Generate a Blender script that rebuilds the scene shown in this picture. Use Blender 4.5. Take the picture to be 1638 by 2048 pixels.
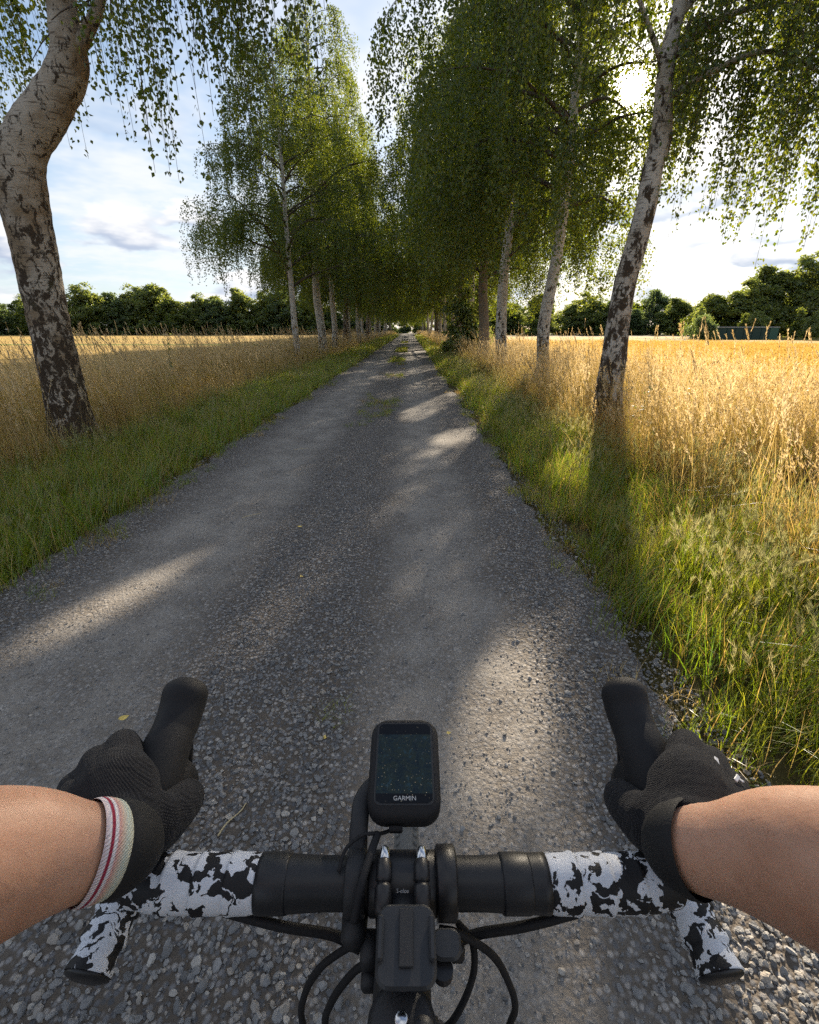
import bpy, math, random
import numpy as np
from mathutils import Vector, noise as mnoise

R = math.radians
for o in list(bpy.data.objects):
    bpy.data.objects.remove(o)
scene = bpy.context.scene
COL = scene.collection

# ------------------------------------------------------------------ camera
CAM = np.array([0.0, 0.0, 1.38])
cd = bpy.data.cameras.new('camera')
cd.sensor_fit = 'VERTICAL'; cd.sensor_height = 36; cd.sensor_width = 36
cd.lens = 16.70
cd.clip_start = 0.02; cd.clip_end = 4000
cam = bpy.data.objects.new('camera', cd); COL.objects.link(cam)
cam.location = CAM; cam.rotation_euler = (R(90 - 21.07), 0, 0)
scene.camera = cam

# ------------------------------------------------------------------ light
SUN_AZ, SUN_EL = R(20.6), R(19.5)           # azimuth clockwise from +Y
SUN = np.array([math.sin(SUN_AZ) * math.cos(SUN_EL), math.cos(SUN_AZ) * math.cos(SUN_EL), math.sin(SUN_EL)])
sl = bpy.data.lights.new('sun', 'SUN'); sl.energy = 5.0; sl.angle = R(0.6); sl.color = (1.0, 0.86, 0.66)
so = bpy.data.objects.new('sun', sl); COL.objects.link(so)
so.rotation_euler = Vector(-SUN).to_track_quat('-Z', 'Y').to_euler()
so.location = (20, 60, 40)

scene.view_settings.view_transform = 'Standard'
scene.view_settings.look = 'None'
scene.view_settings.gamma = 1.0
scene.view_settings.use_curve_mapping = False
scene.view_settings.exposure = 1.65
scene.render.engine = 'CYCLES'
cy = scene.cycles
cy.max_bounces = 4; cy.diffuse_bounces = 2; cy.glossy_bounces = 2; cy.transmission_bounces = 3; cy.transparent_max_bounces = 4
cy.use_denoising = False; cy.sample_clamp_indirect = 4.0
cy.caustics_reflective = False; cy.caustics_refractive = False
cy.use_adaptive_sampling = True; cy.adaptive_threshold = 0.02


class NT:
    """Small node-tree writer."""
    def __init__(s, tree):
        s.t = tree; s.t.nodes.clear()
    def n(s, kind, **kw):
        nd = s.t.nodes.new(kind)
        for k, v in kw.items():
            if k.startswith('_'):
                key = int(k[1:]) if k[1:].isdigit() else k[1:]
                s.put(nd.inputs[key], v)
            else:
                setattr(nd, k, v)
        return nd
    def put(s, sock, v):
        if isinstance(v, bpy.types.NodeSocket):
            s.t.links.new(v, sock)
        elif isinstance(v, bpy.types.Node):
            s.t.links.new(v.outputs[0], sock)
        else:
            sock.default_value = v
    def math(s, op, a, b=0.0, c=0.0, clamp=False):
        nd = s.n('ShaderNodeMath', operation=op, use_clamp=clamp)
        s.put(nd.inputs[0], a); s.put(nd.inputs[1], b); s.put(nd.inputs[2], c)
        return nd.outputs[0]
    def vmath(s, op, a, b=(0, 0, 0)):
        nd = s.n('ShaderNodeVectorMath', operation=op)
        s.put(nd.inputs[0], a); s.put(nd.inputs[1], b)
        return nd.outputs['Value'] if op in ('DOT_PRODUCT', 'LENGTH') else nd.outputs[0]
    def noise(s, vec, scale, detail=4, rough=0.55, dist=0.0, dims='3D'):
        nd = s.n('ShaderNodeTexNoise', noise_dimensions=dims)
        if vec is not None: s.put(nd.inputs['Vector'], vec)
        nd.inputs['Scale'].default_value = scale; nd.inputs['Detail'].default_value = detail
        nd.inputs['Roughness'].default_value = rough; nd.inputs['Distortion'].default_value = dist
        return nd.outputs['Fac']
    def voro(s, vec, scale, feature='F1', out='Distance', rnd=1.0):
        nd = s.n('ShaderNodeTexVoronoi', feature=feature)
        if vec is not None: s.put(nd.inputs['Vector'], vec)
        nd.inputs['Scale'].default_value = scale; nd.inputs['Randomness'].default_value = rnd
        return nd.outputs[out]
    def ramp(s, fac, stops, interp='LINEAR'):
        nd = s.n('ShaderNodeValToRGB'); nd.color_ramp.interpolation = interp
        el = nd.color_ramp.elements
        while len(el) < len(stops): el.new(0.5)
        for e, (p, c) in zip(el, stops):
            e.position = p
            e.color = (c, c, c, 1) if isinstance(c, (int, float)) else (*c, 1)
        s.put(nd.inputs[0], fac)
        return nd.outputs[0]
    def step(s, v, a, b):
        nd = s.n('ShaderNodeMapRange', interpolation_type='SMOOTHSTEP')
        s.put(nd.inputs['Value'], v); s.put(nd.inputs['From Min'], a); s.put(nd.inputs['From Max'], b)
        return nd.outputs[0]
    def mix(s, f, a, b, blend='MIX'):
        nd = s.n('ShaderNodeMix', data_type='RGBA', blend_type=blend)
        s.put(nd.inputs['Factor'], f)
        ia, ib = nd.inputs[6], nd.inputs[7]
        s.put(ia, (*a, 1) if isinstance(a, tuple) and len(a) == 3 else a)
        s.put(ib, (*b, 1) if isinstance(b, tuple) and len(b) == 3 else b)
        return nd.outputs[2]
    def scalev(s, vec, xyz):
        nd = s.n('ShaderNodeMapping'); s.put(nd.inputs[0], vec); nd.inputs['Scale'].default_value = xyz
        return nd.outputs[0]
    def bump(s, h, strength, dist=0.01):
        nd = s.n('ShaderNodeBump'); s.put(nd.inputs['Height'], h)
        nd.inputs['Strength'].default_value = strength; nd.inputs['Distance'].default_value = dist
        return nd.outputs[0]


# ------------------------------------------------------------------ sky
world = bpy.data.worlds.new('World'); scene.world = world; world.use_nodes = True
w = NT(world.node_tree)
tc = w.n('ShaderNodeTexCoord')
dirv = w.vmath('NORMALIZE', tc.outputs['Generated'])
sky = w.n('ShaderNodeTexSky', sky_type='NISHITA')
sky.sun_disc = False; sky.sun_elevation = SUN_EL; sky.sun_rotation = SUN_AZ
sky.air_density = 1.0; sky.dust_density = 0.6; sky.ozone_density = 1.5; sky.altitude = 50
sep = w.n('ShaderNodeSeparateXYZ'); w.put(sep.inputs[0], dirv)
dz = sep.outputs['Z']
sd = w.vmath('DOT_PRODUCT', dirv, tuple(SUN))
sdp = w.math('MAXIMUM', sd, 0.0)
# thin high layer, seen on a plane overhead
den = w.math('ADD', w.math('MAXIMUM', dz, 0.0), 0.12)
cmb = w.n('ShaderNodeCombineXYZ')
w.put(cmb.inputs[0], w.math('DIVIDE', sep.outputs['X'], den)); w.put(cmb.inputs[1], w.math('DIVIDE', sep.outputs['Y'], den))
hi = w.noise(cmb.outputs[0], 0.9, 5, 0.62, 0.0)
hi2 = w.noise(cmb.outputs[0], 3.4, 3, 0.6, 0.0)
hid = w.math('ADD', w.math('MULTIPLY', hi, 0.75), w.math('MULTIPLY', hi2, 0.25))
him = w.math('MULTIPLY', w.step(hid, 0.42, 0.62), 0.9)
# low cumulus banks near the horizon
cv = w.scalev(dirv, (5.2, 5.2, 15.0))
cu = w.noise(cv, 0.95, 6, 0.5, 0.0)
cuv = w.vmath('ADD', cv, (0.0, 0.0, 0.30))
cub = w.noise(cuv, 0.95, 3, 0.5, 0.0)
win = w.math('MULTIPLY', w.step(dz, 0.01, 0.06), w.math('SUBTRACT', 1.0, w.step(dz, 0.15, 0.34)))
cum = w.math('MULTIPLY', w.step(cu, 0.465, 0.53), win)
shade = w.step(w.math('SUBTRACT', cu, cub), -0.05, 0.09)       # 1 = lit top
# clouds near the sun scatter it forward
fwd = w.math('POWER', sdp, 8.0)
hicol = w.mix(fwd, (3.65, 3.75, 3.9), (4.0, 4.0, 4.0))
cucol = w.mix(shade, w.mix(fwd, (2.0, 2.3, 2.9), (2.4, 2.7, 3.2)), w.mix(fwd, (3.9, 3.9, 3.95), (4.4, 4.38, 4.3)))
skycol = w.mix(1.0, sky.outputs[0], (0.62, 0.62, 0.63), 'MULTIPLY')
# summer haze whitens the clear blue towards horizon and sun
hz = w.math('MULTIPLY', w.math('SUBTRACT', 1.0, w.step(dz, 0.0, 0.55)), 0.60)
skycol = w.mix(hz, skycol, (2.45, 2.9, 3.5))
skycol = w.mix(w.math('MULTIPLY', fwd, 0.5), skycol, (3.5, 3.65, 3.8))
c1 = w.mix(him, skycol, hicol)
c2 = w.mix(cum, c1, cucol)
glow = w.math('ADD', w.math('MULTIPLY', w.math('POWER', sdp, 140.0), 4.0), w.math('MULTIPLY', w.math('POWER', sdp, 4200.0), 80.0))
gcol = w.mix(1.0, (1.0, 0.93, 0.78), w.n('ShaderNodeCombineColor', _0=glow, _1=glow, _2=glow).outputs[0], 'MULTIPLY')
c3 = w.mix(1.0, c2, gcol, 'ADD')
below = w.step(dz, -0.02, 0.0)
c4 = w.mix(below, (1.3, 1.2, .8), c3)
bg = w.n('ShaderNodeBackground', _Color=c4, _Strength=0.086)
world.cycles.sampling_method = 'MANUAL'; world.cycles.sample_map_resolution = 512
wo = w.n('ShaderNodeOutputWorld'); w.put(wo.inputs[0], bg.outputs[0])


# ------------------------------------------------------------------ materials
def new_mat(name):
    m = bpy.data.materials.new(name); m.use_nodes = True
    return m, NT(m.node_tree)

def finish(t, shader, disp=None):
    o = t.n('ShaderNodeOutputMaterial'); t.put(o.inputs[0], shader)

def pbr(name, col, rough=0.5, metal=0.0, spec=0.5, var=0.0, vscale=40, bump=0.0, bscale=300, coat=0.0, sss=0.0):
    m, t = new_mat(name)
    p = t.n('ShaderNodeBsdfPrincipled')
    c = col
    tcn = t.n('ShaderNodeTexCoord').outputs['Object']
    if var:
        nz = t.noise(tcn, vscale, 5, 0.6)
        c = t.mix(nz, tuple(x * (1 - var) for x in col), tuple(min(1, x * (1 + var)) for x in col))
        t.put(p.inputs['Roughness'], t.math('ADD', t.math('MULTIPLY', nz, 0.25), rough - 0.12))
        t.put(p.inputs['Base Color'], c)
    else:
        p.inputs['Base Color'].default_value = (*col, 1)
        p.inputs['Roughness'].default_value = rough
    p.inputs['Metallic'].default_value = metal
    p.inputs['Specular IOR Level'].default_value = spec
    p.inputs['Coat Weight'].default_value = coat
    if sss:
        p.inputs['Subsurface Weight'].default_value = sss
        p.inputs['Subsurface Radius'].default_value = (0.008, 0.003, 0.0015)
        p.inputs['Subsurface Scale'].default_value = 1.0
    if bump:
        t.put(p.inputs['Normal'], t.bump(t.noise(tcn, bscale, 3, 0.6), bump, 0.001))
    finish(t, p.outputs[0])
    return m

def leafmat(name, c1, c2, trans, t1=None, t2=None, gloss=0.06, nscale=1.3, inst=False):
    """Thin leaf or blade: diffuse front, light passing through from behind."""
    m, t = new_mat(name)
    oi = t.n('ShaderNodeObjectInfo')
    g = t.n('ShaderNodeNewGeometry')
    tcn = t.n('ShaderNodeTexCoord').outputs['Object']
    rnd = oi.outputs['Random'] if inst else g.outputs['Random Per Island']
    nz = t.noise(tcn, nscale, 3, 0.6)
    f = t.math('ADD', t.math('MULTIPLY', rnd, 0.65), t.math('MULTIPLY', nz, 0.35))
    f = t.step(f, 0.15, 0.85)
    col = t.mix(f, c1, c2)
    tr = t.mix(f, t1 or c1, t2 or c2)
    d = t.n('ShaderNodeBsdfDiffuse', _Color=col)
    tl = t.n('ShaderNodeBsdfTranslucent', _Color=tr)
    mx = t.n('ShaderNodeMixShader', _0=trans); t.put(mx.inputs[1], d); t.put(mx.inputs[2], tl)
    if gloss:
        gl = t.n('ShaderNodeBsdfGlossy', _Roughness=0.38); gl.inputs[0].default_value = (0.9, 0.95, 1, 1)
        m2 = t.n('ShaderNodeMixShader', _0=gloss); t.put(m2.inputs[1], mx); t.put(m2.inputs[2], gl)
        mx = m2
    finish(t, mx.outputs[0])
    return m

M = {}
M['birch_leaf'] = leafmat('birch_leaf', (0.040, 0.080, 0.010), (0.082, 0.125, 0.016), 0.44, (0.12, 0.18, 0.008), (0.30, 0.32, 0.016), gloss=0.04)
M['far_leaf'] = leafmat('far_leaf', (0.075, 0.115, 0.036), (0.155, 0.19, 0.055), 0.46, (0.22, 0.29, 0.045), (0.42, 0.44, 0.07), gloss=0.04, nscale=0.4)  # far leaf colour lightened to stand in for distance haze
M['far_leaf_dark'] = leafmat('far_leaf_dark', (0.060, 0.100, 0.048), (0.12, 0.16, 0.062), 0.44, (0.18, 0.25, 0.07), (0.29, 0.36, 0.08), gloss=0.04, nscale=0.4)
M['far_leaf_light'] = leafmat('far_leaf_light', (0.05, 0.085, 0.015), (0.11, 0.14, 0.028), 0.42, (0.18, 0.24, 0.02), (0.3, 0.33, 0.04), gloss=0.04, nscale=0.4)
M['grass'] = leafmat('grass', (0.105, 0.160, 0.009), (0.21, 0.225, 0.018), 0.5, (0.24, 0.34, 0.011), (0.46, 0.45, 0.027), gloss=0.05, inst=True)
M['grass_deep'] = leafmat('grass_deep', (0.095, 0.170, 0.011), (0.175, 0.225, 0.018), 0.5, (0.20, 0.34, 0.013), (0.36, 0.43, 0.022), gloss=0.05, inst=True)
M['grass_seed'] = leafmat('grass_seed', (0.22, 0.23, 0.09), (0.34, 0.31, 0.14), 0.5, (0.36, 0.36, 0.14), (0.52, 0.46, 0.2), gloss=0.04, inst=True)
M['dry'] = leafmat('dry', (0.26, 0.168, 0.045), (0.45, 0.315, 0.115), 0.5, (0.45, 0.29, 0.060), (0.66, 0.47, 0.15), gloss=0.05, inst=True)
M['dry_head'] = leafmat('dry_head', (0.42, 0.30, 0.14), (0.62, 0.48, 0.27), 0.5, (0.60, 0.43, 0.18), (0.80, 0.62, 0.34), gloss=0.05, inst=True)
M['wheat'] = leafmat('wheat', (0.42, 0.275, 0.070), (0.56, 0.385, 0.115), 0.45, (0.58, 0.36, 0.07), (0.76, 0.51, 0.13), gloss=0.05, inst=True)
M['weed'] = leafmat('weed', (0.05, 0.10, 0.02), (0.09, 0.15, 0.03), 0.45, (0.16, 0.27, 0.03), (0.26, 0.36, 0.05), gloss=0.05)
M['yellow_leaf'] = pbr('yellow_leaf', (0.62, 0.46, 0.12), 0.7, var=0.3)
M['straw'] = pbr('straw', (0.50, 0.40, 0.22), 0.7, var=0.2)
M['twig'] = pbr('twig', (0.045, 0.028, 0.020), 0.8)
M['limb'] = pbr('limb_bark', (0.075, 0.055, 0.040), .85, var=.4, vscale=9)
M['dark_wood'] = pbr('dark_wood', (0.055, 0.042, 0.03), 0.9, var=0.3, vscale=6)

def bark(name, base_dark, top_dark, white=(0.60, 0.57, 0.52), tan=(0.34, 0.27, 0.19), span=4.0, tanf=0.35, pscale=12):
    m, t = new_mat(name)
    ob = t.n('ShaderNodeTexCoord').outputs['Object']
    sp = t.n('ShaderNodeSeparateXYZ'); t.put(sp.inputs[0], ob)
    h = t.math('DIVIDE', sp.outputs['Z'], span, clamp=True)
    warp = t.n('ShaderNodeTexNoise'); t.put(warp.inputs['Vector'], ob); warp.inputs['Scale'].default_value = 7; warp.inputs['Detail'].default_value = 3
    wv = t.n('ShaderNodeVectorMath', operation='SCALE'); t.put(wv.inputs[0], t.vmath('SUBTRACT', warp.outputs['Color'], (0.5, 0.5, 0.5))); wv.inputs['Scale'].default_value = 0.16
    v = t.vmath('ADD', ob, wv.outputs[0])
    vs = t.scalev(v, (pscale, pscale, pscale * .42))
    pn = t.noise(vs, 1.0, 6, 0.62, 0.5)
    fleck = t.noise(t.scalev(v, (pscale * 2.6, pscale * 2.6, pscale * 1.3)), 1.0, 4, 0.6)
    pn = t.math('ADD', t.math('MULTIPLY', pn, 0.74), t.math('MULTIPLY', fleck, 0.26))
    # threshold climbs with height: furrowed black foot, clean white higher up
    th = t.math('ADD', t.math('MULTIPLY', h, top_dark - base_dark), base_dark)
    patch = t.step(pn, t.math('SUBTRACT', th, 0.030), t.math('ADD', th, 0.034))
    lv = t.scalev(ob, (5, 5, 46))
    ln = t.noise(lv, 1.0, 4, 0.6)
    lent = t.math('MULTIPLY', t.step(ln, 0.56, 0.64), 0.85)
    fine = t.noise(t.scalev(ob, (16, 16, 90)), 1.0, 5, 0.65)
    tn = t.step(t.noise(ob, 2.3, 5, 0.6), 0.40, 0.66)
    wcol = t.mix(t.math('MULTIPLY', tn, tanf * 2), white, tan)
    wcol = t.mix(fine, wcol, t.mix(1.0, wcol, (0.72, 0.70, 0.66), 'MULTIPLY'))
    dn = t.noise(ob, 60, 4, 0.7)
    dcol = t.mix(dn, (0.020, 0.014, 0.010), (0.085, 0.058, 0.036))
    moss = t.step(t.noise(ob, 3.1, 4, 0.6), 0.55, 0.72)
    dcol = t.mix(t.math('MULTIPLY', moss, 0.4), dcol, (0.06, 0.055, 0.018))
    c = t.mix(lent, wcol, (0.10, 0.075, 0.055))
    c = t.mix(patch, c, dcol)
    p = t.n('ShaderNodeBsdfPrincipled', _Roughness=0.85)
    p.inputs['Specular IOR Level'].default_value = 0.25
    t.put(p.inputs['Base Color'], c)
    hh = t.math('ADD', t.math('MULTIPLY', patch, 0.8), t.math('ADD', t.math('MULTIPLY', fine, 0.35), t.math('MULTIPLY', dn, t.math('MULTIPLY', patch, 0.7))))
    t.put(p.inputs['Normal'], t.bump(hh, 0.7, 0.02))
    finish(t, p.outputs[0])
    return m

M['bark_near'] = bark('bark_near', 0.435, 0.585, pscale=17, white=(0.44, 0.385, 0.32), tan=(0.25, 0.185, 0.12), span=3.4, tanf=0.6)
M['bark_sun'] = bark('bark_sun', 0.47, 0.575, white=(0.52, 0.48, 0.43), tan=(0.30, 0.24, 0.17), span=5.0, tanf=0.35, pscale=10)
M['bark'] = bark('bark', 0.47, 0.64, span=3.2, tanf=0.2)
M['bark_dark'] = bark('bark_dark', 0.42, 0.54, white=(0.42, 0.38, 0.33), span=4.0)
M['bark_grey'] = bark('bark_grey', 0.62, 0.66, white=(0.25, 0.20, 0.15), tan=(0.19, 0.15, 0.11), span=4.0)

# ground-like surfaces
def ground_mat():
    m, t = new_mat('soil')
    ob = t.n('ShaderNodeTexCoord').outputs['Object']
    n1 = t.noise(ob, 0.9, 6, 0.6); n2 = t.noise(ob, 22, 5, 0.65)
    c = t.mix(n1, (0.055, 0.058, 0.020), (0.15, 0.115, 0.05))
    c = t.mix(n2, c, t.mix(1.0, c, (0.45, 0.42, 0.38), 'MULTIPLY'))
    p = t.n('ShaderNodeBsdfPrincipled', _Roughness=0.95); t.put(p.inputs['Base Color'], c)
    p.inputs['Specular IOR Level'].default_value = 0.1
    t.put(p.inputs['Normal'], t.bump(n2, 0.8, 0.03))
    finish(t, p.outputs[0]); return m

def road_mat():
    m, t = new_mat('gravel_road')
    ob = t.n('ShaderNodeTexCoord').outputs['Object']
    sp = t.n('ShaderNodeSeparateXYZ'); t.put(sp.inputs[0], ob)
    wob = t.math('MULTIPLY', t.math('SUBTRACT', t.noise(ob, 1.1, 5, 0.6), 0.5), 0.55)
    x = t.math('ADD', sp.outputs['X'], wob)
    # two wheel tracks of packed fines between strips of loose stone
    def band(c, hw, soft):
        d = t.math('ABSOLUTE', t.math('SUBTRACT', x, c))
        return t.math('SUBTRACT', 1.0, t.step(d, hw - soft, hw + soft))
    tr = t.math('MAXIMUM', band(0.17, 0.30, 0.20), band(-1.42, 0.40, 0.22))
    blot = t.step(t.noise(ob, 2.6, 5, 0.6), 0.36, 0.62)
    tr = t.math('MULTIPLY', tr, t.math('ADD', t.math('MULTIPLY', blot, 0.55), 0.45))
    cellc = t.n('ShaderNodeTexVoronoi'); t.put(cellc.inputs['Vector'], ob); cellc.inputs['Scale'].default_value = 62
    cell2 = t.n('ShaderNodeTexVoronoi'); t.put(cell2.inputs['Vector'], ob); cell2.inputs['Scale'].default_value = 150
    sc = t.n('ShaderNodeSeparateColor'); t.put(sc.inputs[0], cellc.outputs['Color'])
    stone = t.ramp(sc.outputs[0], [(0.0, (0.09, 0.092, 0.098)), (0.5, (0.20, 0.196, 0.20)), (0.8, (0.31, 0.292, 0.278)), (1.0, (0.47, 0.43, 0.39))])
    sc2 = t.n('ShaderNodeSeparateColor'); t.put(sc2.inputs[0], cell2.outputs['Color'])
    grit = t.ramp(sc2.outputs[1], [(0.0, (0.17, 0.158, 0.147)), (0.55, (0.30, 0.278, 0.253)), (1.0, (0.45, 0.415, 0.37))])
    fine = t.noise(ob, 300, 4, 0.75)
    dust = t.mix(t.noise(ob, 5, 6, 0.65), (0.225, 0.200, 0.172), (0.33, 0.296, 0.256))
    track = t.mix(t.step(t.noise(ob, 34, 4, 0.7), 0.42, 0.62), dust, grit)
    dk = t.mix(t.step(cellc.outputs['Distance'], 0.25, 0.62), stone, (0.125, 0.104, 0.084))
    c = t.mix(tr, dk, track)
    c = t.mix(fine, t.mix(1.0, c, (0.78, 0.78, 0.79), 'MULTIPLY'), c)
    p = t.n('ShaderNodeBsdfPrincipled', _Roughness=0.9); t.put(p.inputs['Base Color'], c)
    p.inputs['Specular IOR Level'].default_value = 0.2
    hgt = t.math('SUBTRACT', t.math('MULTIPLY', fine, 0.35), t.math('MULTIPLY', cellc.outputs['Distance'], t.math('SUBTRACT', 1.25, tr)))
    hgt = t.math('SUBTRACT', hgt, t.math('MULTIPLY', cell2.outputs['Distance'], 0.35))
    t.put(p.inputs['Normal'], t.bump(hgt, 0.6, 0.010))
    finish(t, p.outputs[0]); return m

def field_mat(name, a, b, strip=None):
    m, t = new_mat(name)
    ob = t.n('ShaderNodeTexCoord').outputs['Object']
    n1 = t.noise(t.scalev(ob, (1, 0.35, 1)), 0.16, 5, 0.6); n2 = t.noise(ob, 7, 6, 0.7)
    c = t.mix(n1, a, b)
    c = t.mix(t.step(n2, 0.3, 0.75), t.mix(1.0, c, (0.66, 0.62, 0.52), 'MULTIPLY'), c)
    if strip:
        sp = t.n('ShaderNodeSeparateXYZ'); t.put(sp.inputs[0], ob)
        for y0, hw, col in strip:
            yy = t.math('ADD', t.math('SUBTRACT', sp.outputs['Y'], y0), t.math('MULTIPLY', t.math('SUBTRACT', t.noise(ob, 0.25, 4), 0.5), 2.2))
            f = t.math('SUBTRACT', 1.0, t.step(t.math('ABSOLUTE', yy), hw * 0.7, hw * 1.2))
            c = t.mix(f, c, col)
    p = t.n('ShaderNodeBsdfPrincipled', _Roughness=0.95); t.put(p.inputs['Base Color'], c)
    p.inputs['Specular IOR Level'].default_value = 0.1
    t.put(p.inputs['Normal'], t.bump(n2, 1.0, 0.12))
    finish(t, p.outputs[0]); return m

def stone_mat():
    m, t = new_mat('stone')
    oi = t.n('ShaderNodeObjectInfo')
    ob = t.n('ShaderNodeTexCoord').outputs['Object']
    c = t.ramp(oi.outputs['Random'], [(0.0, (0.16, 0.16, 0.163)), (0.35, (0.28, 0.277, 0.276)), (0.68, (0.40, 0.388, 0.376)), (0.88, (0.44, 0.385, 0.325)), (1.0, (0.60, 0.565, 0.515))])
    n = t.noise(ob, 2.5, 5, 0.65)
    c = t.mix(n, t.mix(1.0, c, (0.6, 0.6, 0.6), 'MULTIPLY'), c)
    p = t.n('ShaderNodeBsdfPrincipled', _Roughness=0.85); t.put(p.inputs['Base Color'], c)
    p.inputs['Specular IOR Level'].default_value = 0.3
    t.put(p.inputs['Normal'], t.bump(n, 0.5, 0.1))
    finish(t, p.outputs[0]); return m

M['soil'] = ground_mat(); M['road'] = road_mat(); M['stone'] = stone_mat()
M['field_r'] = field_mat('ripe_field', (0.48, 0.305, 0.080), (0.60, 0.41, 0.125))
M['field_l'] = field_mat('stubble_field', (0.47, 0.32, 0.11), (0.60, 0.43, 0.16), [(47, 1.6, (0.16, 0.19, 0.045)), (70, 1.3, (0.30, 0.28, 0.08))])
M['margin'] = field_mat('grass_margin', (0.13, 0.14, 0.035), (0.25, 0.21, 0.075))


# ------------------------------------------------------------------ mesh helpers
def mesh_np(name, V, polys, mats=(), mat_idx=None, smooth=False):
    """polys: list of int arrays (n,k)."""
    V = np.asarray(V, dtype=np.float32)
    me = bpy.data.meshes.new(name)
    me.vertices.add(len(V)); me.vertices.foreach_set('co', V.ravel())
    polys = [np.asarray(p, dtype=np.int32) for p in polys if len(p)]
    loops = np.concatenate([p.ravel() for p in polys])
    sizes = np.concatenate([np.full(len(p), p.shape[1], dtype=np.int32) for p in polys])
    starts = np.concatenate([[0], np.cumsum(sizes)[:-1]]).astype(np.int32)
    me.loops.add(len(loops)); me.loops.foreach_set('vertex_index', loops)
    me.polygons.add(len(sizes)); me.polygons.foreach_set('loop_start', starts)
    me.polygons.foreach_set('use_smooth', np.full(len(sizes), bool(smooth)))
    for m in mats: me.materials.append(m)
    if mat_idx is not None: me.polygons.foreach_set('material_index', np.asarray(mat_idx, dtype=np.int32))
    me.update(calc_edges=True); me.validate()
    return me

class Geo:
    """Collects vertices and faces of several shapes into one mesh."""
    def __init__(s): s.V = []; s.F = {3: [], 4: []}; s.MI = {3: [], 4: []}; s.n = 0
    def add(s, V, F, mi=0):
        F = np.asarray(F, dtype=np.int32); V = np.asarray(V, dtype=np.float64).reshape(-1, 3)
        s.V.append(V); k = F.shape[1]; s.F[k].append(F + s.n); s.MI[k].append(np.full(len(F), mi)); s.n += len(V)
        return s
    def mesh(s, name, mats, smooth=False):
        polys = []; mi = []
        for k in (3, 4):
            if s.F[k]: polys.append(np.concatenate(s.F[k])); mi.append(np.concatenate(s.MI[k]))
        return mesh_np(name, np.concatenate(s.V), polys, mats, np.concatenate(mi), smooth)

def link(name, me, parent=None, loc=None):
    o = bpy.data.objects.new(name, me); COL.objects.link(o)
    if parent is not None: o.parent = parent
    if loc is not None: o.location = loc
    return o

def tag(o, label=None, cat=None, group=None, kind=None):
    if label: o['label'] = label
    if cat: o['category'] = cat
    if group: o['group'] = group
    if kind: o['kind'] = kind
    return o

def catmull(P, per=8):
    P = np.asarray(P, float); n = len(P)
    Q = np.vstack([2 * P[0] - P[1], P, 2 * P[-1] - P[-2]]); out = []
    for i in range(n - 1):
        a, b, c, d = Q[i:i + 4]
        for k in range(per):
            u = k / per
            out.append(0.5 * ((2 * b) + (-a + c) * u + (2 * a - 5 * b + 4 * c - d) * u * u + (-a + 3 * b - 3 * c + d) * u ** 3))
    out.append(P[-1]); return np.array(out)

def frames(P):
    T = np.gradient(P, axis=0); T /= np.linalg.norm(T, axis=1)[:, None] + 1e-12
    ref = np.array([0, 0, 1.0]) if abs(T[0][2]) < 0.9 else np.array([0, 1.0, 0])
    N = np.zeros_like(P); n = np.cross(np.cross(T[0], ref), T[0]); N[0] = n / np.linalg.norm(n)
    for i in range(1, len(P)):
        n = N[i - 1] - T[i] * np.dot(N[i - 1], T[i]); N[i] = n / (np.linalg.norm(n) + 1e-12)
    return T, N, np.cross(T, N)

def sweep(P, rad, n=16, rad2=None, cap=True):
    """Tube along P. rad: radius (or array); rad2: second half-axis along the binormal."""
    P = np.asarray(P, float); m = len(P)
    rad = np.broadcast_to(np.asarray(rad, float), (m,)); rad2 = rad if rad2 is None else np.broadcast_to(np.asarray(rad2, float), (m,))
    T, N, B = frames(P)
    a = np.linspace(0, 2 * np.pi, n, endpoint=False)
    V = P[:, None] + rad[:, None, None] * np.cos(a)[None, :, None] * N[:, None] + rad2[:, None, None] * np.sin(a)[None, :, None] * B[:, None]
    V = V.reshape(-1, 3)
    i = np.arange(m - 1)[:, None] * n; j = np.arange(n)[None]; j2 = (j + 1) % n
    F = np.stack([i + j, i + j2, i + n + j2, i + n + j], -1).reshape(-1, 4)
    if cap:
        V = np.vstack([V, P[0], P[-1]]); c0, c1 = m * n, m * n + 1
        jj = np.arange(n); k = (jj + 1) % n
        # caps as degenerate-free quads are awkward, so return triangles alongside
        tri = np.vstack([np.stack([np.full(n, c0), k, jj], 1), np.stack([np.full(n, c1), (m - 1) * n + jj, (m - 1) * n + k], 1)])
        return V, F, tri
    return V, F, np.zeros((0, 3), int)

def gsweep(g, P, rad, n=16, rad2=None, cap=True, mi=0):
    V, F, Tt = sweep(P, rad, n, rad2, cap)
    base = g.n
    g.add(V, F, mi)
    if len(Tt):
        g.F[3].append(Tt.astype(np.int32) + base); g.MI[3].append(np.full(len(Tt), mi))
    return g

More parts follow.
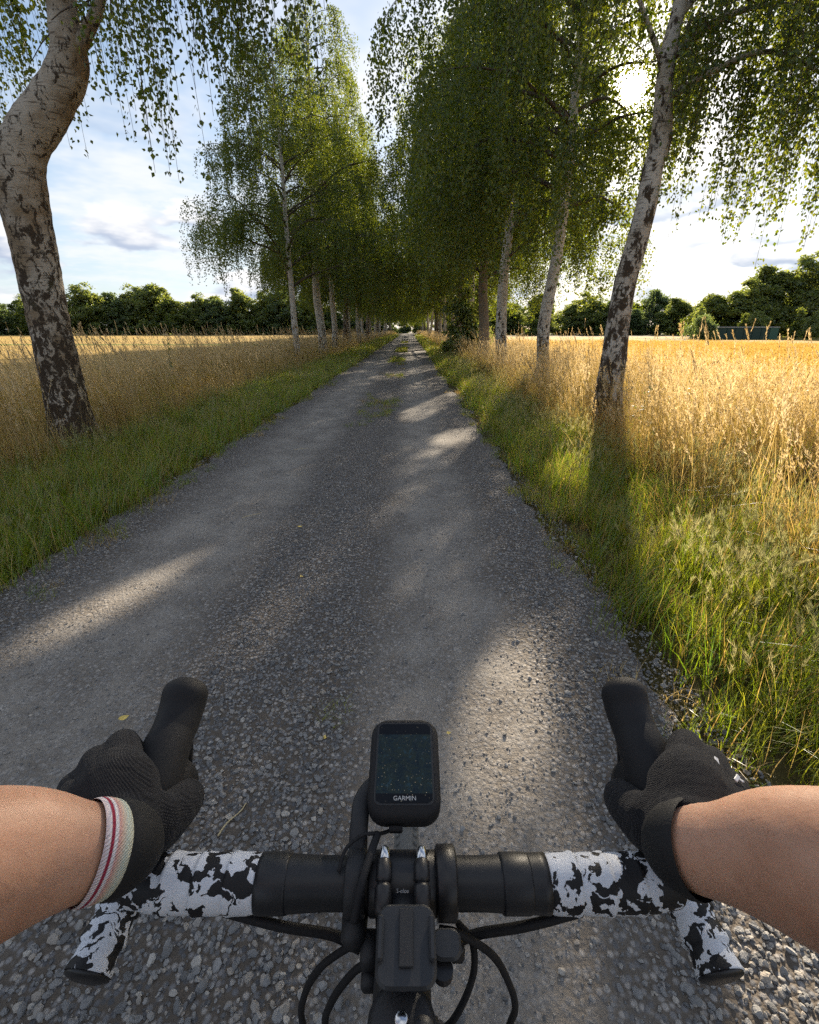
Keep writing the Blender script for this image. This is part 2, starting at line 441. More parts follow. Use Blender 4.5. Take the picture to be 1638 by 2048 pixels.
def rbox(g, c, size, r=0.003, mi=0, rot=None):
    """Box with chamfered edges (26-face look from a subdivided cube)."""
    hx, hy, hz = [s / 2 for s in size]; r = min(r, hx * .9, hy * .9, hz * .9)
    xs = [-hx, -hx + r, hx - r, hx]
    pts = {}; V = []
    def vid(p):
        k = tuple(round(x, 6) for x in p)
        if k not in pts: pts[k] = len(V); V.append(p)
        return pts[k]
    lv = [np.array([-1, -1, 1, 1.]), ]
    H = np.array([hx, hy, hz]); F = []; T3 = []
    inner = H - r
    for ax in range(3):
        u, v = (ax + 1) % 3, (ax + 2) % 3
        for s in (-1, 1):
            q = []
            for su, sv in ((-1, -1), (1, -1), (1, 1), (-1, 1)):
                p = np.zeros(3); p[ax] = s * H[ax]; p[u] = su * inner[u]; p[v] = sv * inner[v]; q.append(vid(p))
            F.append(q if s > 0 else q[::-1])
    for ax in range(3):
        u, v = (ax + 1) % 3, (ax + 2) % 3
        for su in (-1, 1):
            for sv in (-1, 1):
                def pt(a, w):
                    p = np.zeros(3); p[ax] = a * inner[ax]
                    p[u] = su * (H[u] if w == 0 else inner[u]); p[v] = sv * (H[v] if w == 1 else inner[v]); return vid(p)
                q = [pt(-1, 0), pt(1, 0), pt(1, 1), pt(-1, 1)]
                F.append(q if su * sv < 0 else q[::-1])
    for a in (-1, 1):
        for b in (-1, 1):
            for c2 in (-1, 1):
                sg = np.array([a, b, c2]); tri = []
                for k in range(3):
                    p = sg * inner; p[k] = sg[k] * H[k]; tri.append(vid(p))
                T3.append(tri if a * b * c2 > 0 else tri[::-1])
    V = np.array(V)
    if rot is not None: V = V @ np.array(rot).T
    base = g.n
    g.add(V + np.array(c), F, mi)
    g.F[3].append(np.array(T3, dtype=np.int32) + base); g.MI[3].append(np.full(len(T3), mi))
    return g

def rotx(a):
    c, s = math.cos(a), math.sin(a); return np.array([[1, 0, 0], [0, c, -s], [0, s, c]])
def rotz(a):
    c, s = math.cos(a), math.sin(a); return np.array([[c, -s, 0], [s, c, 0], [0, 0, 1]])

def ellipsoid(g, c, rad, nu=14, nv=10, mi=0, rot=None):
    th = np.linspace(0.06, np.pi - 0.06, nv); ph = np.linspace(0, 2 * np.pi, nu, endpoint=False)
    V = np.stack([np.outer(np.sin(th), np.cos(ph)), np.outer(np.sin(th), np.sin(ph)), np.outer(np.cos(th), np.ones(nu))], -1).reshape(-1, 3) * np.array(rad)
    if rot is not None: V = V @ np.array(rot).T
    i = np.arange(nv - 1)[:, None] * nu; j = np.arange(nu)[None]; j2 = (j + 1) % nu
    F = np.stack([i + j, i + nu + j, i + nu + j2, i + j2], -1).reshape(-1, 4)
    base = g.n; g.add(V + np.array(c), F, mi)
    top = np.arange(nu); T0 = np.stack([np.zeros(nu - 2, int), top[1:-1], top[2:]], 1); T1 = T0[:, ::-1] + (nv - 1) * nu
    for T in (T0, T1):
        g.F[3].append(T.astype(np.int32) + base); g.MI[3].append(np.full(len(T), mi))
    return g

def tube_mesh(name, P, rad, mat, n=14, per=8, smooth=True):
    g = Geo(); gsweep(g, catmull(P, per) if per else np.array(P, float), rad, n)
    return g.mesh(name, [mat], smooth)

# ------------------------------------------------------------------ setting
def sheet(name, x0, x1, y0, y1, z, mat, nx=1, ny=1, fn=None, edge=0.0, seed=0):
    xs = np.linspace(x0, x1, nx + 1); ys = np.linspace(y0, y1, ny + 1) if not isinstance(ny, np.ndarray) else ny
    X, Y = np.meshgrid(xs, ys); Z = np.full_like(X, z)
    if fn is not None: Z = Z + fn(X, Y)
    if edge:
        rng = np.random.default_rng(seed); k = np.convolve(rng.normal(0, 1, X.shape[0] + 4), np.ones(5) / 5, 'valid')
        X[:, 0] += k * edge; X[:, -1] += np.roll(k, 7) * edge
    h, wd = X.shape
    V = np.stack([X, Y, Z], -1).reshape(-1, 3)
    i = np.arange(h - 1)[:, None] * wd; j = np.arange(wd - 1)[None]
    F = np.stack([i + j, i + j + 1, i + wd + j + 1, i + wd + j], -1).reshape(-1, 4)
    o = link(name, mesh_np(name, V, [F], [mat], smooth=True)); o['kind'] = 'structure'
    return o

sheet('ground', -700, 700, -120, 900, 0.0, M['soil'])
ysr = np.concatenate([np.arange(-3, 12, 0.1), np.arange(12, 60, 0.5), np.arange(60, 330, 5)])
def road_z(X, Y):
    return 0.02 - 0.016 * np.exp(-((X - 0.17) / 0.3) ** 2) - 0.016 * np.exp(-((X + 1.42) / 0.36) ** 2) + 0.006 * np.sin(Y * 1.7 + X * 2) * np.sin(Y * 0.53 + 1 - X)
sheet('gravel_road', -2.25, 1.02, 0, 1, 0.006, M['road'], 34, ysr, road_z, edge=0.10, seed=3)
sheet('stubble_field', -420, -7.6, 4, 118, 0.012, M['field_l'])
sheet('ripe_field', 6.2, 420, -30, 96, 0.012, M['field_r'])
sheet('field_margin', 34, 420, 66, 80, 0.018, M['margin'])

# ------------------------------------------------------------------ plant and stone patterns for ground cover
def blades(rng, n, rad, h0, h1, wid, lean, lv=4, wind=(0, 0), bend=2.0):
    a = rng.uniform(0, 2 * np.pi, n); rr = rad * np.sqrt(rng.uniform(0, 1, n))
    base = np.stack([rr * np.cos(a), rr * np.sin(a), np.zeros(n)], 1)
    az = rng.uniform(0, 2 * np.pi, n); h = rng.uniform(h0, h1, n); ln = lean * rng.uniform(0.2, 1.0, n)
    u = np.linspace(0, 1, lv)
    d = np.stack([np.cos(az), np.sin(az), np.zeros(n)], 1) * ln[:, None] + np.array([wind[0], wind[1], 0.0])
    P = base[:, None] + d[:, None] * (h[:, None] * u ** bend)[..., None]
    P[..., 2] += h[:, None] * (u - 0.22 * np.linalg.norm(d, axis=1)[:, None] * u ** 2)
    s = np.stack([-np.sin(az + 0.6), np.cos(az + 0.6), np.zeros(n)], 1)
    wd = wid * rng.uniform(0.6, 1.2, n)[:, None] * (1 - 0.92 * u ** 1.6)
    V = np.stack([P - s[:, None] * wd[..., None] / 2, P + s[:, None] * wd[..., None] / 2], 2).reshape(-1, 3)
    b = np.arange(n)[:, None] * lv * 2; k = np.arange(lv - 1)[None] * 2
    F = np.stack([b + k, b + k + 1, b + k + 3, b + k + 2], -1).reshape(-1, 4)
    return V, F, P

def slivers(rng, C, A, L, W):
    """Diamond slivers at C along A."""
    n = len(C); A = A / (np.linalg.norm(A, axis=1)[:, None] + 1e-9)
    B = np.cross(A, rng.normal(0, 1, (n, 3))); B /= np.linalg.norm(B, axis=1)[:, None] + 1e-9
    L = np.broadcast_to(L, (n,))[:, None]; W = np.broadcast_to(W, (n,))[:, None]
    V = np.stack([C, C + A * L * .45 + B * W / 2, C + A * L, C + A * L * .45 - B * W / 2], 1).reshape(-1, 3)
    F = np.arange(n * 4).reshape(n, 4)
    return V, F

def heads(rng, P, per, span, L, W, spread):
    """Seed heads on the last stretch of stalks P (n,lv,3)."""
    n = len(P); tip = P[:, -1]; d = P[:, -1] - P[:, -2]; d /= np.linalg.norm(d, axis=1)[:, None]
    t = rng.uniform(0, 1, (n, per)); C = tip[:, None] - d[:, None] * (span * t)[..., None]
    A = d[:, None] + rng.normal(0, spread, (n, per, 3))
    return slivers(rng, C.reshape(-1, 3), A.reshape(-1, 3), L * rng.uniform(.6, 1.2, n * per), W)

PROTO = {}
def proto(kind, meshes):
    c = bpy.data.collections.new('pattern_' + kind)
    for i, me in enumerate(meshes):
        o = bpy.data.objects.new(f'{kind}_{i:02d}', me); c.objects.link(o)
    PROTO[kind] = c

def build_protos():
    ms = []
    for i in range(4):                                   # lush verge grass
        rng = np.random.default_rng(100 + i); g = Geo()
        V, F, P = blades(rng, 34, 0.11, 0.08, 0.28, 0.0046, 0.85); g.add(V, F, 0)
        V, F, P = blades(rng, 8, 0.11, 0.10, 0.30, 0.004, 0.7); g.add(V, F, 1)
        ms.append(g.mesh('green_tuft', [M['grass' if i % 2 else 'grass_deep'], M['dry']]))
    proto('green', ms)
    ms = []
    for i in range(3):                                   # wall barley with feathery ears
        rng = np.random.default_rng(120 + i); g = Geo()
        V, F, P = blades(rng, 26, 0.11, 0.10, 0.26, 0.0045, 0.7); g.add(V, F, 0)
        V, F, P = blades(rng, 9, 0.10, 0.26, 0.44, 0.0028, 0.35); g.add(V, F, 0)
        V, F = heads(rng, P, 20, 0.048, 0.042, 0.0020, 0.22); g.add(V, F, 1)
        V, F = heads(rng, P, 7, 0.045, 0.016, 0.005, 0.12); g.add(V, F, 1)
        ms.append(g.mesh('barley_tuft', [M['grass'], M['grass_seed']]))
    proto('barley', ms)
    ms = []
    for i in range(5):                                   # tall dry meadow grass
        rng = np.random.default_rng(140 + i); g = Geo()
        V, F, P = blades(rng, 9, 0.20, 0.55, 1.10, 0.0042, 0.28, 6, (-0.16, -0.02)); g.add(V, F, 0)
        V, F = heads(rng, P, 16, 0.16, 0.036, 0.0066, 0.28); g.add(V, F, 1)
        V, F, P = blades(rng, 30, 0.22, 0.20, 0.66, 0.0046, 0.65, 5, (-0.08, 0)); g.add(V, F, 0)
        if i < 2:
            V, F, P = blades(rng, 14, 0.18, 0.25, 0.6, 0.005, 0.5); g.add(V, F, 2)
        ms.append(g.mesh('dry_tuft', [M['dry'], M['dry_head'], M['grass']]))
    proto('dry', ms)
    ms = []
    for i in range(5):                                   # single tall stalks with plumes
        rng = np.random.default_rng(150 + i); g = Geo()
        V, F, P = blades(rng, 4, 0.16, 1.02, 1.42, 0.0040, 0.16, 7, (-0.17, -0.02)); g.add(V, F, 0)
        V, F = heads(rng, P, 34, 0.17, 0.042, 0.0062, 0.16); g.add(V, F, 1)
        ms.append(g.mesh('plume_stalk', [M['dry'], M['dry_head']]))
    proto('plume', ms)
    ms = []
    for i in range(3):                                   # matted dry grass, low
        rng = np.random.default_rng(160 + i); g = Geo()
        V, F, P = blades(rng, 40, 0.18, 0.15, 0.5, 0.0045, 1.1, 5); g.add(V, F, 0)
        ms.append(g.mesh('thatch_tuft', [M['dry']]))
    proto('thatch', ms)
    ms = []
    for i in range(3):                                   # ripe grain
        rng = np.random.default_rng(180 + i); g = Geo()
        V, F, P = blades(rng, 44, 0.30, 0.46, 0.62, 0.0065, 0.18, 4, (-0.04, 0)); g.add(V, F, 0)
        V, F = heads(rng, P, 6, 0.07, 0.05, 0.012, 0.25); g.add(V, F, 0)
        ms.append(g.mesh('grain_tuft', [M['wheat']]))
    proto('grain', ms)
    ms = []
    for i in range(4):                                   # straggling grass on the road and its edge
        rng = np.random.default_rng(190 + i); g = Geo()
        V, F, P = blades(rng, 30, 0.07, 0.03, 0.10, 0.0035, 1.2); g.add(V, F, 0)
        ms.append(g.mesh('low_tuft', [M['grass' if i < 3 else 'dry']]))
    proto('low', ms)
    ms = []
    for i in range(7):                                   # stones
        rng = np.random.default_rng(200 + i)
        g = Geo(); ellipsoid(g, (0, 0, 0), (1, 1, 1), 7, 5)
        V = np.concatenate(g.V)
        for _ in range(9):                               # knock facets off
            d = rng.normal(0, 1, 3); d /= np.linalg.norm(d); k = V @ d; lim = rng.uniform(.42, .78)
            V = V - np.outer(np.maximum(k - lim, 0), d)
        V = V * np.array([1, rng.uniform(.65, .95), rng.uniform(.45, .75)])
        g.V = [V]; ms.append(g.mesh('stone', [M['stone']], smooth=False))
    proto('stone', ms)
build_protos()

def scatter(name, kind, P, scale, rot, idx, label, cat):
    """Points that carry patterned plants or stones: one uncountable mass."""
    me = bpy.data.meshes.new(name); n = len(P)
    me.vertices.add(n); me.vertices.foreach_set('co', np.asarray(P, np.float32).ravel())
    for nm, ty, dat in (('siz', 'FLOAT', scale), ('rot', 'FLOAT_VECTOR', rot), ('pick', 'INT', idx)):
        a = me.attributes.new(nm, ty, 'POINT')
        if ty == 'FLOAT_VECTOR': a.data.foreach_set('vector', np.asarray(dat, np.float32).ravel())
        else: a.data.foreach_set('value', np.asarray(dat, np.int32 if ty == 'INT' else np.float32))
    o = link(name, me); tag(o, label, cat, kind='stuff')
    ng = bpy.data.node_groups.new(name, 'GeometryNodeTree')
    ng.interface.new_socket('Geometry', in_out='INPUT', socket_type='NodeSocketGeometry')
    ng.interface.new_socket('Geometry', in_out='OUTPUT', socket_type='NodeSocketGeometry')
    N = ng.nodes; L = ng.links
    gi = N.new('NodeGroupInput'); go = N.new('NodeGroupOutput')
    ip = N.new('GeometryNodeInstanceOnPoints'); ci = N.new('GeometryNodeCollectionInfo')
    ci.inputs['Collection'].default_value = PROTO[kind]; ci.inputs['Separate Children'].default_value = True; ci.inputs['Reset Children'].default_value = True
    def attr(nm, ty):
        a = N.new('GeometryNodeInputNamedAttribute'); a.data_type = ty; a.inputs['Name'].default_value = nm; return a.outputs[0]
    L.new(gi.outputs[0], ip.inputs['Points']); L.new(ci.outputs[0], ip.inputs['Instance'])
    ip.inputs['Pick Instance'].default_value = True
    L.new(attr('pick', 'INT'), ip.inputs['Instance Index'])
    L.new(attr('siz', 'FLOAT'), ip.inputs['Scale'])
    e = N.new('FunctionNodeEulerToRotation'); L.new(attr('rot', 'FLOAT_VECTOR'), e.inputs[0]); L.new(e.outputs[0], ip.inputs['Rotation'])
    L.new(ip.outputs[0], go.inputs[0])
    o.modifiers.new('cover', 'NODES').node_group = ng
    return o

def strew(rng, x0, x1, y0, y1, dens, dmax):
    """Random points thinned by dens(x,y) (points per square metre)."""
    n = int((x1 - x0) * (y1 - y0) * dmax); X = rng.uniform(x0, x1, n); Y = rng.uniform(y0, y1, n)
    keep = rng.uniform(0, dmax, n) < dens(X, Y); return X[keep], Y[keep]

def cover(name, kind, seed, regions, s0, s1, label, cat, tilt=0.12, zfn=None, spin=True, grow=0.0):
    rng = np.random.default_rng(seed); Xs, Ys = [], []
    for (x0, x1, y0, y1, dens, dmax) in regions:
        X, Y = strew(rng, x0, x1, y0, y1, dens, dmax); Xs.append(X); Ys.append(Y)
    X = np.concatenate(Xs); Y = np.concatenate(Ys); n = len(X)
    Z = zfn(X, Y) if zfn else np.zeros(n)
    rot = np.stack([rng.normal(0, tilt, n), rng.normal(0, tilt, n), rng.uniform(0, 6.28, n) if spin else rng.normal(0, 0.45, n)], 1)
    k = len(PROTO[kind].objects)
    return scatter(name, kind, np.stack([X, Y, Z], 1), rng.uniform(s0, s1, n) * (1 + grow * np.clip(Y / 30, 0, 2)), rot, rng.integers(0, k, n), label, cat)

def pn(X, Y, s, seed=0):
    return np.array([mnoise.noise((x * s + seed, y * s - seed, seed * 1.7)) for x, y in zip(np.ravel(X), np.ravel(Y))]).reshape(np.shape(X)) * 0.5 + 0.5
def sm(v, a, b):
    t = np.clip((v - a) / (b - a), 0, 1); return t * t * (3 - 2 * t)

def fall(Y, d0, d1, k): return d1 + (d0 - d1) * np.exp(-np.maximum(Y - 2, 0) / k)

# green verges: lush strip between stones and dry meadow
LE, RE = -2.15, 0.98
def dl_green(X, Y):
    e = LE + 0.16 * (pn(X, Y, 1.3, 1) - .5)
    return fall(Y, 150, 16, 9) * sm(e - X, 0.0, 0.30) * (1 - sm(-X, 3.5, 4.4)) * (0.35 + 0.9 * pn(X, Y, 1.6, 5))
def dr_green(X, Y):
    e = RE + 0.20 * (pn(X, Y, 1.3, 2) - .5) + 0.15 * np.clip(1.6 - Y, 0, 1)
    return fall(Y, 150, 16, 9) * sm(X - e, 0.02, 0.40) * (1 - sm(X, 2.0, 2.7)) * (0.30 + 0.9 * pn(X, Y, 1.6, 6))
cover('verge_grass', 'green', 11, [(-4.6, -2.0, 0.3, 14, dl_green, 190), (-4.6, -2.0, 14, 110, dl_green, 60), (0.9, 3.4, 0.2, 14, dr_green, 190), (0.9, 3.4, 14, 110, dr_green, 60)],
      0.65, 1.25, 'lush green grass growing along both edges of the gravel road', 'grass', grow=0.35)
cover('barley_grass', 'barley', 12, [(-3.9, -2.3, 0.6, 16, lambda X, Y: 9 * sm(pn(X, Y, 0.9, 3), .45, .7), 9), (1.15, 3.2, 0.4, 26, lambda X, Y: fall(Y, 46, 12, 8) * sm(pn(X, Y, 0.9, 4), .36, .62) * sm(X, 1.15, 1.6), 46)],
      0.75, 1.2, 'pale feathery ears of wild barley standing in the green verges', 'grass')
cover('edge_grass', 'low', 13, [(-2.5, -1.85, 0.4, 30, lambda X, Y: fall(Y, 70, 20, 10) * sm(-X, 1.9, 2.25) * sm(pn(X, Y, 2.2, 8), .32, .6), 70), (0.7, 1.7, 0.3, 30, lambda X, Y: fall(Y, 75, 20, 10) * sm(X, .78, 1.1) * sm(pn(X, Y, 2.2, 9), .30, .58), 75),
      (-1.05, -0.05, 6.5, 60, lambda X, Y: 120 * sm(pn(X, Y, 0.55, 21), .42, .60) * (1 - np.abs((X + .55) / .42) ** 2).clip(0, 1) * sm(Y, 6.5, 11), 120), (-1.0, -0.2, 0.6, 6.5, lambda X, Y: 4 * sm(pn(X, Y, 1.4, 22), .58, .7), 4)],
      0.6, 1.5, 'low straggling grass tufts creeping onto the gravel road', 'grass', zfn=lambda X, Y: np.full(len(X), 0.015))
def dl_dry(X, Y):
    return fall(Y, 24, 7, 14) * sm(-X, 3.35, 4.3) * (1 - sm(-X, 7.6, 9.0)) * (0.15 + 1.3 * sm(pn(X, Y, 0.8, 14), .3, .72))
def dr_dry(X, Y):
    return fall(Y, 40, 8, 12) * sm(X, 2.0, 2.55) * (1 - sm(X, 5.6, 6.8)) * (0.15 + 1.3 * sm(pn(X, Y, 0.8, 15), .3, .72))
cover('dry_meadow_grass', 'dry', 14, [(-9, -3.3, 1.2, 18, dl_dry, 36), (-9, -3.3, 18, 150, dl_dry, 16), (2.1, 6.8, 1.0, 18, dr_dry, 58), (2.1, 6.8, 18, 150, dr_dry, 16)],
      0.62, 1.12, 'tall dry golden meadow grass bordering the fields on both sides', 'grass', tilt=0.09, spin=False)
cover('plume_grass', 'plume', 18, [(-7.5, -3.5, 2, 20, lambda X, Y: fall(Y, 11, 5, 8) * sm(pn(X, Y, 0.7, 41), .38, .62), 11), (-7.5, -3.6, 20, 70, lambda X, Y: 3.6 * sm(pn(X, Y, 0.5, 42), .45, .65), 3.6), (2.6, 5.8, 2.4, 20, lambda X, Y: fall(Y, 7, 3.2, 6) * sm(pn(X, Y, 0.7, 43), .42, .64), 7), (2.6, 5.4, 20, 70, lambda X, Y: 2.4 * sm(pn(X, Y, 0.5, 44), .45, .65), 2.4)],
      0.85, 1.12, 'pale plumed grass stalks standing above the dry meadow grass', 'grass', tilt=0.07, spin=False)
cover('thatch_grass', 'thatch', 15, [(-9, -3.2, 1.0, 40, lambda X, Y: 0.45 * dl_dry(X + .1, Y), 22), (2.0, 6.8, 0.8, 40, lambda X, Y: 0.5 * dr_dry(X + .1, Y), 26)],
      0.8, 1.3, 'matted flattened dry grass at the foot of the tall meadow grass', 'grass')
cover('grain_crop', 'grain', 16, [(5.9, 30, 2, 40, lambda X, Y: 13 * sm(X, 5.9, 6.6) * (1 - sm(X, 15, 30)) * (1 - 0.7 * sm(Y, 20, 40)), 13)],
      0.80, 1.05, 'ripe golden grain standing in the field on the right', 'crop', tilt=0.06)

# loose stones
def d_stone(X, Y):
    wob = 0.35 * (pn(X, Y, 1.1, 31) - .5); x = X + wob
    strip = np.maximum(np.maximum(sm(x, -1.06, -.82) * (1 - sm(x, -.32, -.10)), sm(x, .46, .72)), 1 - sm(x, -2.05, -1.85))
    bare = 0.26 + 0.22 * sm(pn(X, Y, 2.5, 33), .45, .7) + 0.35 * (1 - sm(Y, 0.5, 1.5)) * sm(pn(X, Y, 1.7, 36), .35, .6)
    return np.maximum(strip, bare) * 5600 * np.exp(-np.maximum(Y - 1.6, 0) / 2.6)
def stones():
    rng = np.random.default_rng(17)
    X, Y = strew(rng, -2.3, 1.15, 0.35, 3.2, d_stone, 5600)
    X2, Y2 = strew(rng, -2.3, 1.15, 3.2, 10, d_stone, 3100)
    X = np.concatenate([X, X2]); Y = np.concatenate([Y, Y2]); n = len(X)
    wob = 0.35 * (pn(X, Y, 1.1, 31) - .5); x = X + wob
    strip = np.maximum(np.maximum(sm(x, -1.06, -.82) * (1 - sm(x, -.32, -.10)), sm(x, .46, .72)), 1 - sm(x, -2.05, -1.85))
    s = np.exp(rng.normal(0, 0.48, n)) * (0.0029 + 0.0019 * strip) * (1 + 0.30 * (1 - sm(Y, 0.5, 1.8)))
    s = np.clip(s, 0.0018, 0.0165)
    Z = road_z(X, Y) + 0.006 + s * 0.26
    rot = np.stack([rng.normal(0, .35, n), rng.normal(0, .35, n), rng.uniform(0, 6.28, n)], 1)
    scatter('loose_gravel', 'stone', np.stack([X, Y, Z], 1), s, rot, rng.integers(0, 7, n), 'loose grey gravel stones strewn over the road surface', 'gravel')
stones()

# ------------------------------------------------------------------ birches
def leaf_quads(rng, C, size, droop=1.0):
    n = len(C)
    A = rng.normal(0, 0.62, (n, 3)); A[:, 2] -= droop; A /= np.linalg.norm(A, axis=1)[:, None]
    B = np.cross(A, rng.normal(0, 1, (n, 3))); B /= np.linalg.norm(B, axis=1)[:, None]
    Nn = np.cross(A, B); L = (size * rng.uniform(.65, 1.2, n))[:, None]
    V = np.stack([C, C + A * L * .36 + B * L * .40 + Nn * L * .10, C + A * L, C + A * L * .36 - B * L * .40 + Nn * L * .10], 1).reshape(-1, 3)
    b = np.arange(n)[:, None] * 4
    F = np.concatenate([b + np.array([[0, 1, 2]]), b + np.array([[0, 2, 3]])], 0)
    return V, F

def limb_curve(p0, az, L, k1, k2, n=9, sag=0.0):
    s = np.linspace(0, 1, n)[:, None]; d = np.array([math.cos(az), math.sin(az), 0.0])
    return np.asarray(p0) + d * L * s + np.array([0, 0, 1.0]) * L * (k1 * s - k2 * s * s)

def trunk_geo(g, P, rad, seg, rough, seed, mi=0):
    V, F, T = sweep(P, rad, seg)
    m = len(P)
    if rough:
        for i in range(m * seg):
            c = P[i // seg]; d = V[i] - c; r = np.linalg.norm(d) + 1e-9
            q = V[i]; a = mnoise.noise((q[0] * 5 + seed, q[1] * 5, q[2] * 2.2)) * 0.6 + mnoise.noise((q[0] * 19, q[1] * 19 + seed, q[2] * 8)) * 0.3 + mnoise.noise((q[0] * 2 + seed, q[1] * 2, q[2] * 14)) * 0.35
            V[i] = c + d * (1 + rough * a)
    base = g.n; g.add(V, F, mi)
    g.F[3].append(T.astype(np.int32) + base); g.MI[3].append(np.full(len(T), mi))

def make_birch(name, seed, trunk, rads, zs, rad, nlimb, nstrand, lmax, leaf, spacing, seg=14, rough=0.05, extra=(), twigs=False, barkm='bark', lean_crown=(0, 0), world=None, limb_from=0.0, per=10, minz=1.7, short_top=0.4, az_skip=None, clip=None, hem=None):
    """Trunk with limbs (one mesh) and a weeping crown (another), both relative to the tree's foot."""
    rng = np.random.default_rng(seed)
    P = catmull(trunk, per); rr = np.interp(np.linspace(0, 1, len(P)), np.linspace(0, 1, len(rads)), rads)
    rr = rr * (1 + 0.45 * np.exp(-np.maximum(P[:, 2], 0) / 0.22))
    g = Geo(); trunk_geo(g, P, rr, seg, rough, seed)
    top = P[-1][2]
    curves = []                                           # (points, relative height, weight)
    for i in range(nlimb):
        t = ((i + rng.uniform(0, 1)) / nlimb) ** 0.9
        z = zs + (top - zs) * t * 0.98
        k = int(np.argmin(np.abs(P[:, 2] - z))); p0 = P[k]
        az = i * 2.39996 + rng.normal(0, .4)
        if az_skip and az_skip(az, t): continue
        L = (rad * (1 - t) ** 0.55 * rng.uniform(.72, 1.15) + 0.35)
        bias = lean_crown[0] * math.cos(az) + lean_crown[1] * math.sin(az); L *= 1 + bias
        C = limb_curve(p0, az, L, rng.uniform(.55, 1.0), rng.uniform(.45, .8), 10)
        C += np.cumsum(rng.normal(0, 0.03 * L / 3, C.shape), 0)
        gsweep(g, C, np.linspace(min(rr[k] * .5, 0.016 + 0.016 * L), 0.005, len(C)), 6, mi=1)
        curves.append((C, t, 1.0 * L))
        for _ in range(int(3 + L)):
            s = rng.uniform(.3, .95); q = C[int(s * 9)]
            C2 = limb_curve(q, az + rng.choice([-1, 1]) * rng.uniform(.4, 1.2), L * rng.uniform(.22, .45), rng.uniform(.2, .7), rng.uniform(.4, .9), 6)
            gsweep(g, C2, np.linspace(0.012, 0.004, len(C2)), 4, cap=False, mi=1)
            curves.append((C2, t, 0.7 * L))
    for pts, r0, wt in extra:
        C = catmull(pts, 6); gsweep(g, C, np.linspace(r0, 0.008, len(C)), 8); curves.append((C, 0.2, wt))
        if wt > 1.2:
            for _ in range(int(wt * 3)):
                s = rng.uniform(.25, 1); q = C[int(s * (len(C) - 1))]
                C2 = limb_curve(q, rng.uniform(0, 6.28), rng.uniform(.4, 1.0), rng.uniform(.1, .5), rng.uniform(.4, .9), 6)
                gsweep(g, C2, np.linspace(0.012, 0.004, len(C2)), 4, cap=False, mi=1); curves.append((C2, 0.2, wt * .4))
    wts = np.array([c[2] for c in curves]); pick = rng.choice(len(curves), nstrand, p=wts / wts.sum())
    S = np.zeros((nstrand, 3)); O = np.zeros((nstrand, 3)); T = np.zeros(nstrand)
    for i, k in enumerate(pick):
        C, t, _ = curves[k]; u = rng.uniform(.22, 1.0); j = u * (len(C) - 1); a = int(min(j, len(C) - 2)); f = j - a
        S[i] = C[a] * (1 - f) + C[a + 1] * f; d = C[a + 1] - C[a]; d = d / (np.linalg.norm(d) + 1e-9) + rng.normal(0, .5, 3); O[i] = d; T[i] = t
    ln = rng.uniform(.25, 1.0, nstrand) * lmax * (short_top + (1 - short_top) * (1 - T))
    ln = np.minimum(ln, np.maximum(S[:, 2] - minz * rng.uniform(.85, 1.4, nstrand), 0.25))
    if hem is not None:
        room = S[:, 2] - hem(S[:, 0] + world[0], S[:, 1] + world[1]) - 0.35 * rng.uniform(0, 1, nstrand) ** 2
        ok = room > 0.2; S, O, T, ln = S[ok], O[ok], T[ok], np.minimum(ln, room)[ok]; nstrand = len(S)
    cnt = np.maximum((ln / spacing).astype(int), 4); idx = np.repeat(np.arange(nstrand), cnt)
    def along(i, u):
        return S[i] + O[i] * (0.16 * (1 - np.exp(-4 * u)) * np.minimum(ln[i], 1.2) * 1.3)[:, None] + np.array([0, 0, -1.0]) * (ln[i] * u ** 1.15)[:, None]
    u = rng.uniform(0, 1, len(idx)); C = along(idx, u) + rng.normal(0, 1, (len(idx), 3)) * (0.035 + 0.03 * (1 - u))[:, None] * (leaf / .05) ** .5
    if clip is not None and world is not None:
        C = C[clip(C + np.asarray(world))]
    V, F = leaf_quads(rng, C, leaf)
    gl = Geo(); gl.add(V, F, 0)
    if twigs:
        uu = np.linspace(0, 1, 5)
        for i in range(nstrand):
            Q = along(np.full(5, i), uu); gsweep(gl, Q, 0.0022, 3, cap=False, mi=1)
    return g.mesh(name + '_trunk', [M[barkm], M['limb']], True), gl.mesh(name + '_crown', [M['birch_leaf'], M['twig']])

def tree(name, loc, tm, cm, label, cat, group, rz=0.0, sc=1.0, wide=1.0):
    e = link(name, None, loc=loc); e.rotation_euler = (0, 0, rz); e.scale = (sc * wide, sc * wide, sc * (1.0 if wide == 1 else .74 + .36 * ((loc[0] * 7.13 + loc[1] * 3.7) % 1.0)))
    e.empty_display_size = 0.3
    tag(e, label, cat, group)
    link('trunk', tm, e); c = link('crown', cm, e); c['kind'] = 'stuff'
    return e

def sun_gap(W):
    """Natural ragged opening in the foliage where the low sun breaks through."""
    d = W - CAM; d = d / np.linalg.norm(d, axis=1)[:, None]
    a = np.degrees(np.arccos(np.clip(d @ SUN, -1, 1)))
    h = np.modf(np.abs(np.sin(W @ np.array([127.1, 311.7, 74.7])) * 43758.5))[0]
    return a > 0.75 + 2.6 * h ** 1.6

